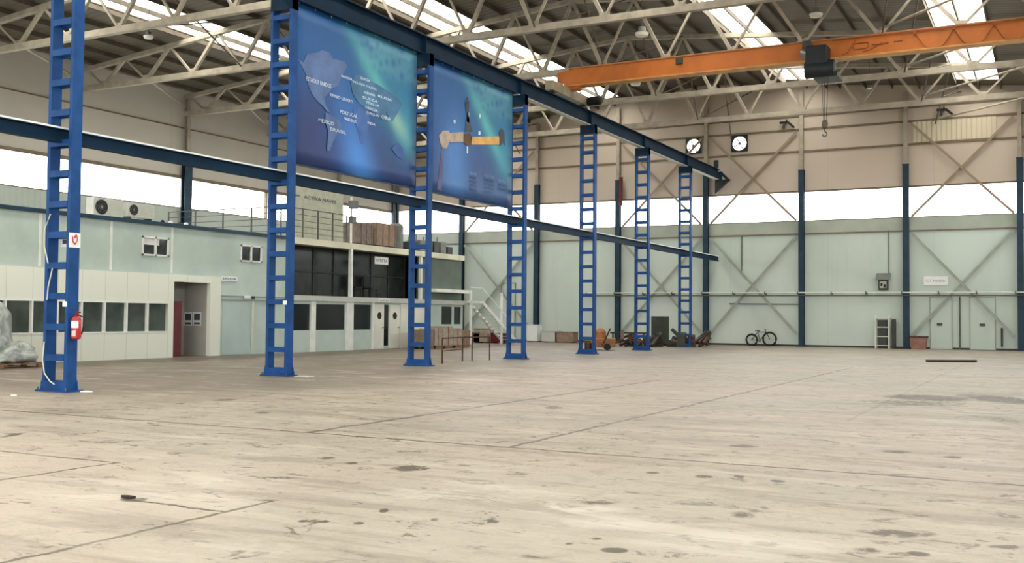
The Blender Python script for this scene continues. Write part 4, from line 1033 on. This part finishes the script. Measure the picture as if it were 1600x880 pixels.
for k, (px, m, w, h, lb) in enumerate(((742, 'crate', 1.0, .5, 'low brown crate right of the stair post'), (755, 'paleboard', .9, .75, 'pale box stack behind the steel table'), (782, 'dred', .9, .5, 'dark red box left of the fourth column'), (835, 'paper', .7, .95, 'white cabinet right of the fourth column'), (862, 'lgrey', 1.0, .6, 'low pale box by the far wall column'), (885, 'board', 1.2, .55, 'long brown box near the far wall'))):
    Yp = 52.0 if k < 3 else 56.3
    p = at(px, 540, 'Y', Yp)
    t = empty('storage_case', (p.x, Yp, 0), lb, 'case', 'assorted cases near the far wall')
    MB().box(p.x-w/2, p.x+w/2, Yp-.35, Yp+.35, .05, .05+h).build('body', m, t, bevel=.02)
    MB().box(p.x-w/2-.02, p.x+w/2+.02, Yp-.37, Yp+.37, .05+h, .09+h).build('lid', m, t)
    MB().box(p.x-w/2+.05, p.x-w/2+.15, Yp-.3, Yp+.3, 0, .05).box(p.x+w/2-.15, p.x+w/2-.05, Yp-.3, Yp+.3, 0, .05).build('skids', 'wood', t)
# orange machine by the fifth column
p = at(943, 547, 'Z', 0)
t = empty('orange_machine', (p.x, p.y, 0), 'small orange brown machine on the floor right of the fifth column', 'machine')
MB().box(p.x-.5, p.x+.45, p.y-.4, p.y+.4, .12, .55).build('body', 'tan', t, bevel=.04)
MB().lathe((p.x-.1, p.y-.1, .55), [(.25, 0), (.25, .3), (.12, .45)], 16).build('tank', 'tan', t, smooth=True)
MB().bar((p.x+.1, p.y-.4, .2), (p.x+.5, p.y-.4, 1.0), .06, .06).build('handle_bar', 'rust', t)
for sx in (-.4, .35): MB().lathe((p.x+sx, p.y-.45, .16), [(.16, 0), (.16, .1)], 16, 'Y').build('wheel', 'black', t)
MB().box(p.x-.75, p.x-.5, p.y-.5, p.y-.1, 0, .35).build('motor_block', 'rust', t, bevel=.02)
# scrap heap: individual pieces of iron
rnd = random.Random(11)
hp = [('bent bar', .0)]
adj = ['leaning', 'flat', 'short', 'long', 'crossed', 'upright', 'tilted', 'lowest', 'topmost', 'rear', 'front', 'middle']
C0 = at(1028, 543, 'Z', 0)
for k in range(26):
    a = rnd.uniform(0, math.pi); L = rnd.uniform(.5, 1.5); x = C0.x+rnd.uniform(-1.9, 1.9); y = C0.y+rnd.uniform(-.8, .9)
    if abs(x-XC) < 1.1 and y < YL[6]+1.1: y = YL[6]+1.2
    z0 = .05+rnd.random()*.35; z1 = z0+rnd.uniform(0, .75)
    d = Vector((math.cos(a)*L/2, math.sin(a)*L/2, 0))
    tag(MB().bar(Vector((x, y, z0))-d, Vector((x, y, z1))+d, .08+.12*rnd.random(), .08+.1*rnd.random()).build('scrap_iron', rnd.choice(['scrap', 'rust', 'dgrey', 'scrap'])), 'dark scrap iron piece in the heap by the last lattice columns', 'scrap', 'scrap iron pieces in the heap')
for k in range(7):
    x = C0.x+(k-3)*.55+rnd.uniform(-.1, .1)-.3; y = C0.y+.9+rnd.uniform(0, .7); w = rnd.uniform(.18, .26); h = rnd.uniform(.3, .8)
    tag(MB().add([(x-w,y-w,0),(x+w,y-w*.8,0),(x+w*.9,y+w,0),(x-w,y+w,0),(x-w*.7,y-w*.8,h),(x+w,y-w,h*.8),(x+w*.8,y+w*.7,h),(x-w*.9,y+w,h*.9)],[(0,3,2,1),(4,5,6,7),(0,1,5,4),(1,2,6,5),(2,3,7,6),(3,0,4,7)]).build('scrap_block', rnd.choice(['scrap', 'rust', 'dgrey'])), 'blocky dark scrap casting in the heap by the last lattice columns', 'scrap', 'scrap castings in the heap')
p = at(1033, 541, 'Z', 0)
t = empty('green_machine', (p.x, p.y+1.2, 0), 'dark green boxy machine behind the scrap heap', 'machine')
MB().box(p.x-.9, p.x-.1, p.y+.9, p.y+1.6, .08, 1.6).build('cabinet', 'greenmac', t, bevel=.03)
MB().box(p.x-.8, p.x-.25, p.y+.88, p.y+.9, 1.0, 1.45).build('door_panel', 'dgrey', t)
MB().box(p.x-.9, p.x-.8, p.y+.9, p.y+1.6, 0, .08).box(p.x-.2, p.x-.1, p.y+.9, p.y+1.6, 0, .08).build('feet', 'black', t)
p = at(1020, 540, 'Z', 0)
t = empty('work_bench', (p.x, p.y, 0), 'long low dark bench behind the sixth lattice column', 'bench')
MB().box(p.x-3.0, p.x-.9, p.y+1.2, p.y+1.9, .6, .68).build('top', 'scrap', t)
for sx in (-2.9, -1.05):
    for sy in (1.3, 1.8): MB().box(p.x+sx, p.x+sx+.07, p.y+sy-.04, p.y+sy+.04, 0, .6).build('leg', 'scrap', t)

# ================================================================== LIGHT
w = bpy.data.worlds.new('overcast'); SC.world = w; w.use_nodes = True; nt = w.node_tree; nt.nodes.clear()
o_ = nt.nodes.new('ShaderNodeOutputWorld'); b_ = nt.nodes.new('ShaderNodeBackground')
b_.inputs[0].default_value = (.985, .99, 1.0, 1); b_.inputs[1].default_value = 6.0
nt.links.new(b_.outputs[0], o_.inputs[0])
def portal(c, sx, sy, rot):
    l = bpy.data.lights.new('daylight_portal', 'AREA'); l.shape = 'RECTANGLE'; l.size = sx; l.size_y = sy; l.cycles.is_portal = True
    o = bpy.data.objects.new('daylight_portal', l); COL.objects.link(o); o.location = c; o.rotation_euler = rot
for s in SKY:
    xm = (s[0]+s[1])/2; portal((xm, (YN+SKY_Y1)/2, roof_z(xm)+.12), s[1]-s[0]+.1, SKY_Y1-YN, (0, 0, 0))
portal(((XL+XR)/2, YF+.25, (ZB+ZT)/2), XR-XL, ZT-ZB, (-math.pi/2, 0, 0))
portal(((XL+XR)/2, YN-.3, 7.75), XR-XL, 1.7, (math.pi/2, 0, 0))
portal((-4.5, YN-.35, 3.0), 17, 6, (math.pi/2, 0, 0))
portal((XL-.3, (YN+YF)/2, 7.7), 1.62, YF-YN, (0, -math.pi/2, 0))
portal((XR+.3, (YN+YF)/2, 7.7), 1.6, YF-YN, (0, math.pi/2, 0))

cy = SC.cycles
cy.use_denoising = True
cy.max_bounces = 8; cy.diffuse_bounces = 5; cy.glossy_bounces = 3; cy.transparent_max_bounces = 8
cy.sample_clamp_indirect = 6
cy.caustics_reflective = False; cy.caustics_refractive = False
vs = SC.view_settings
vs.view_transform = 'Standard'; vs.look = 'None'; vs.exposure = 0.75; vs.gamma = 1; vs.use_curve_mapping = False
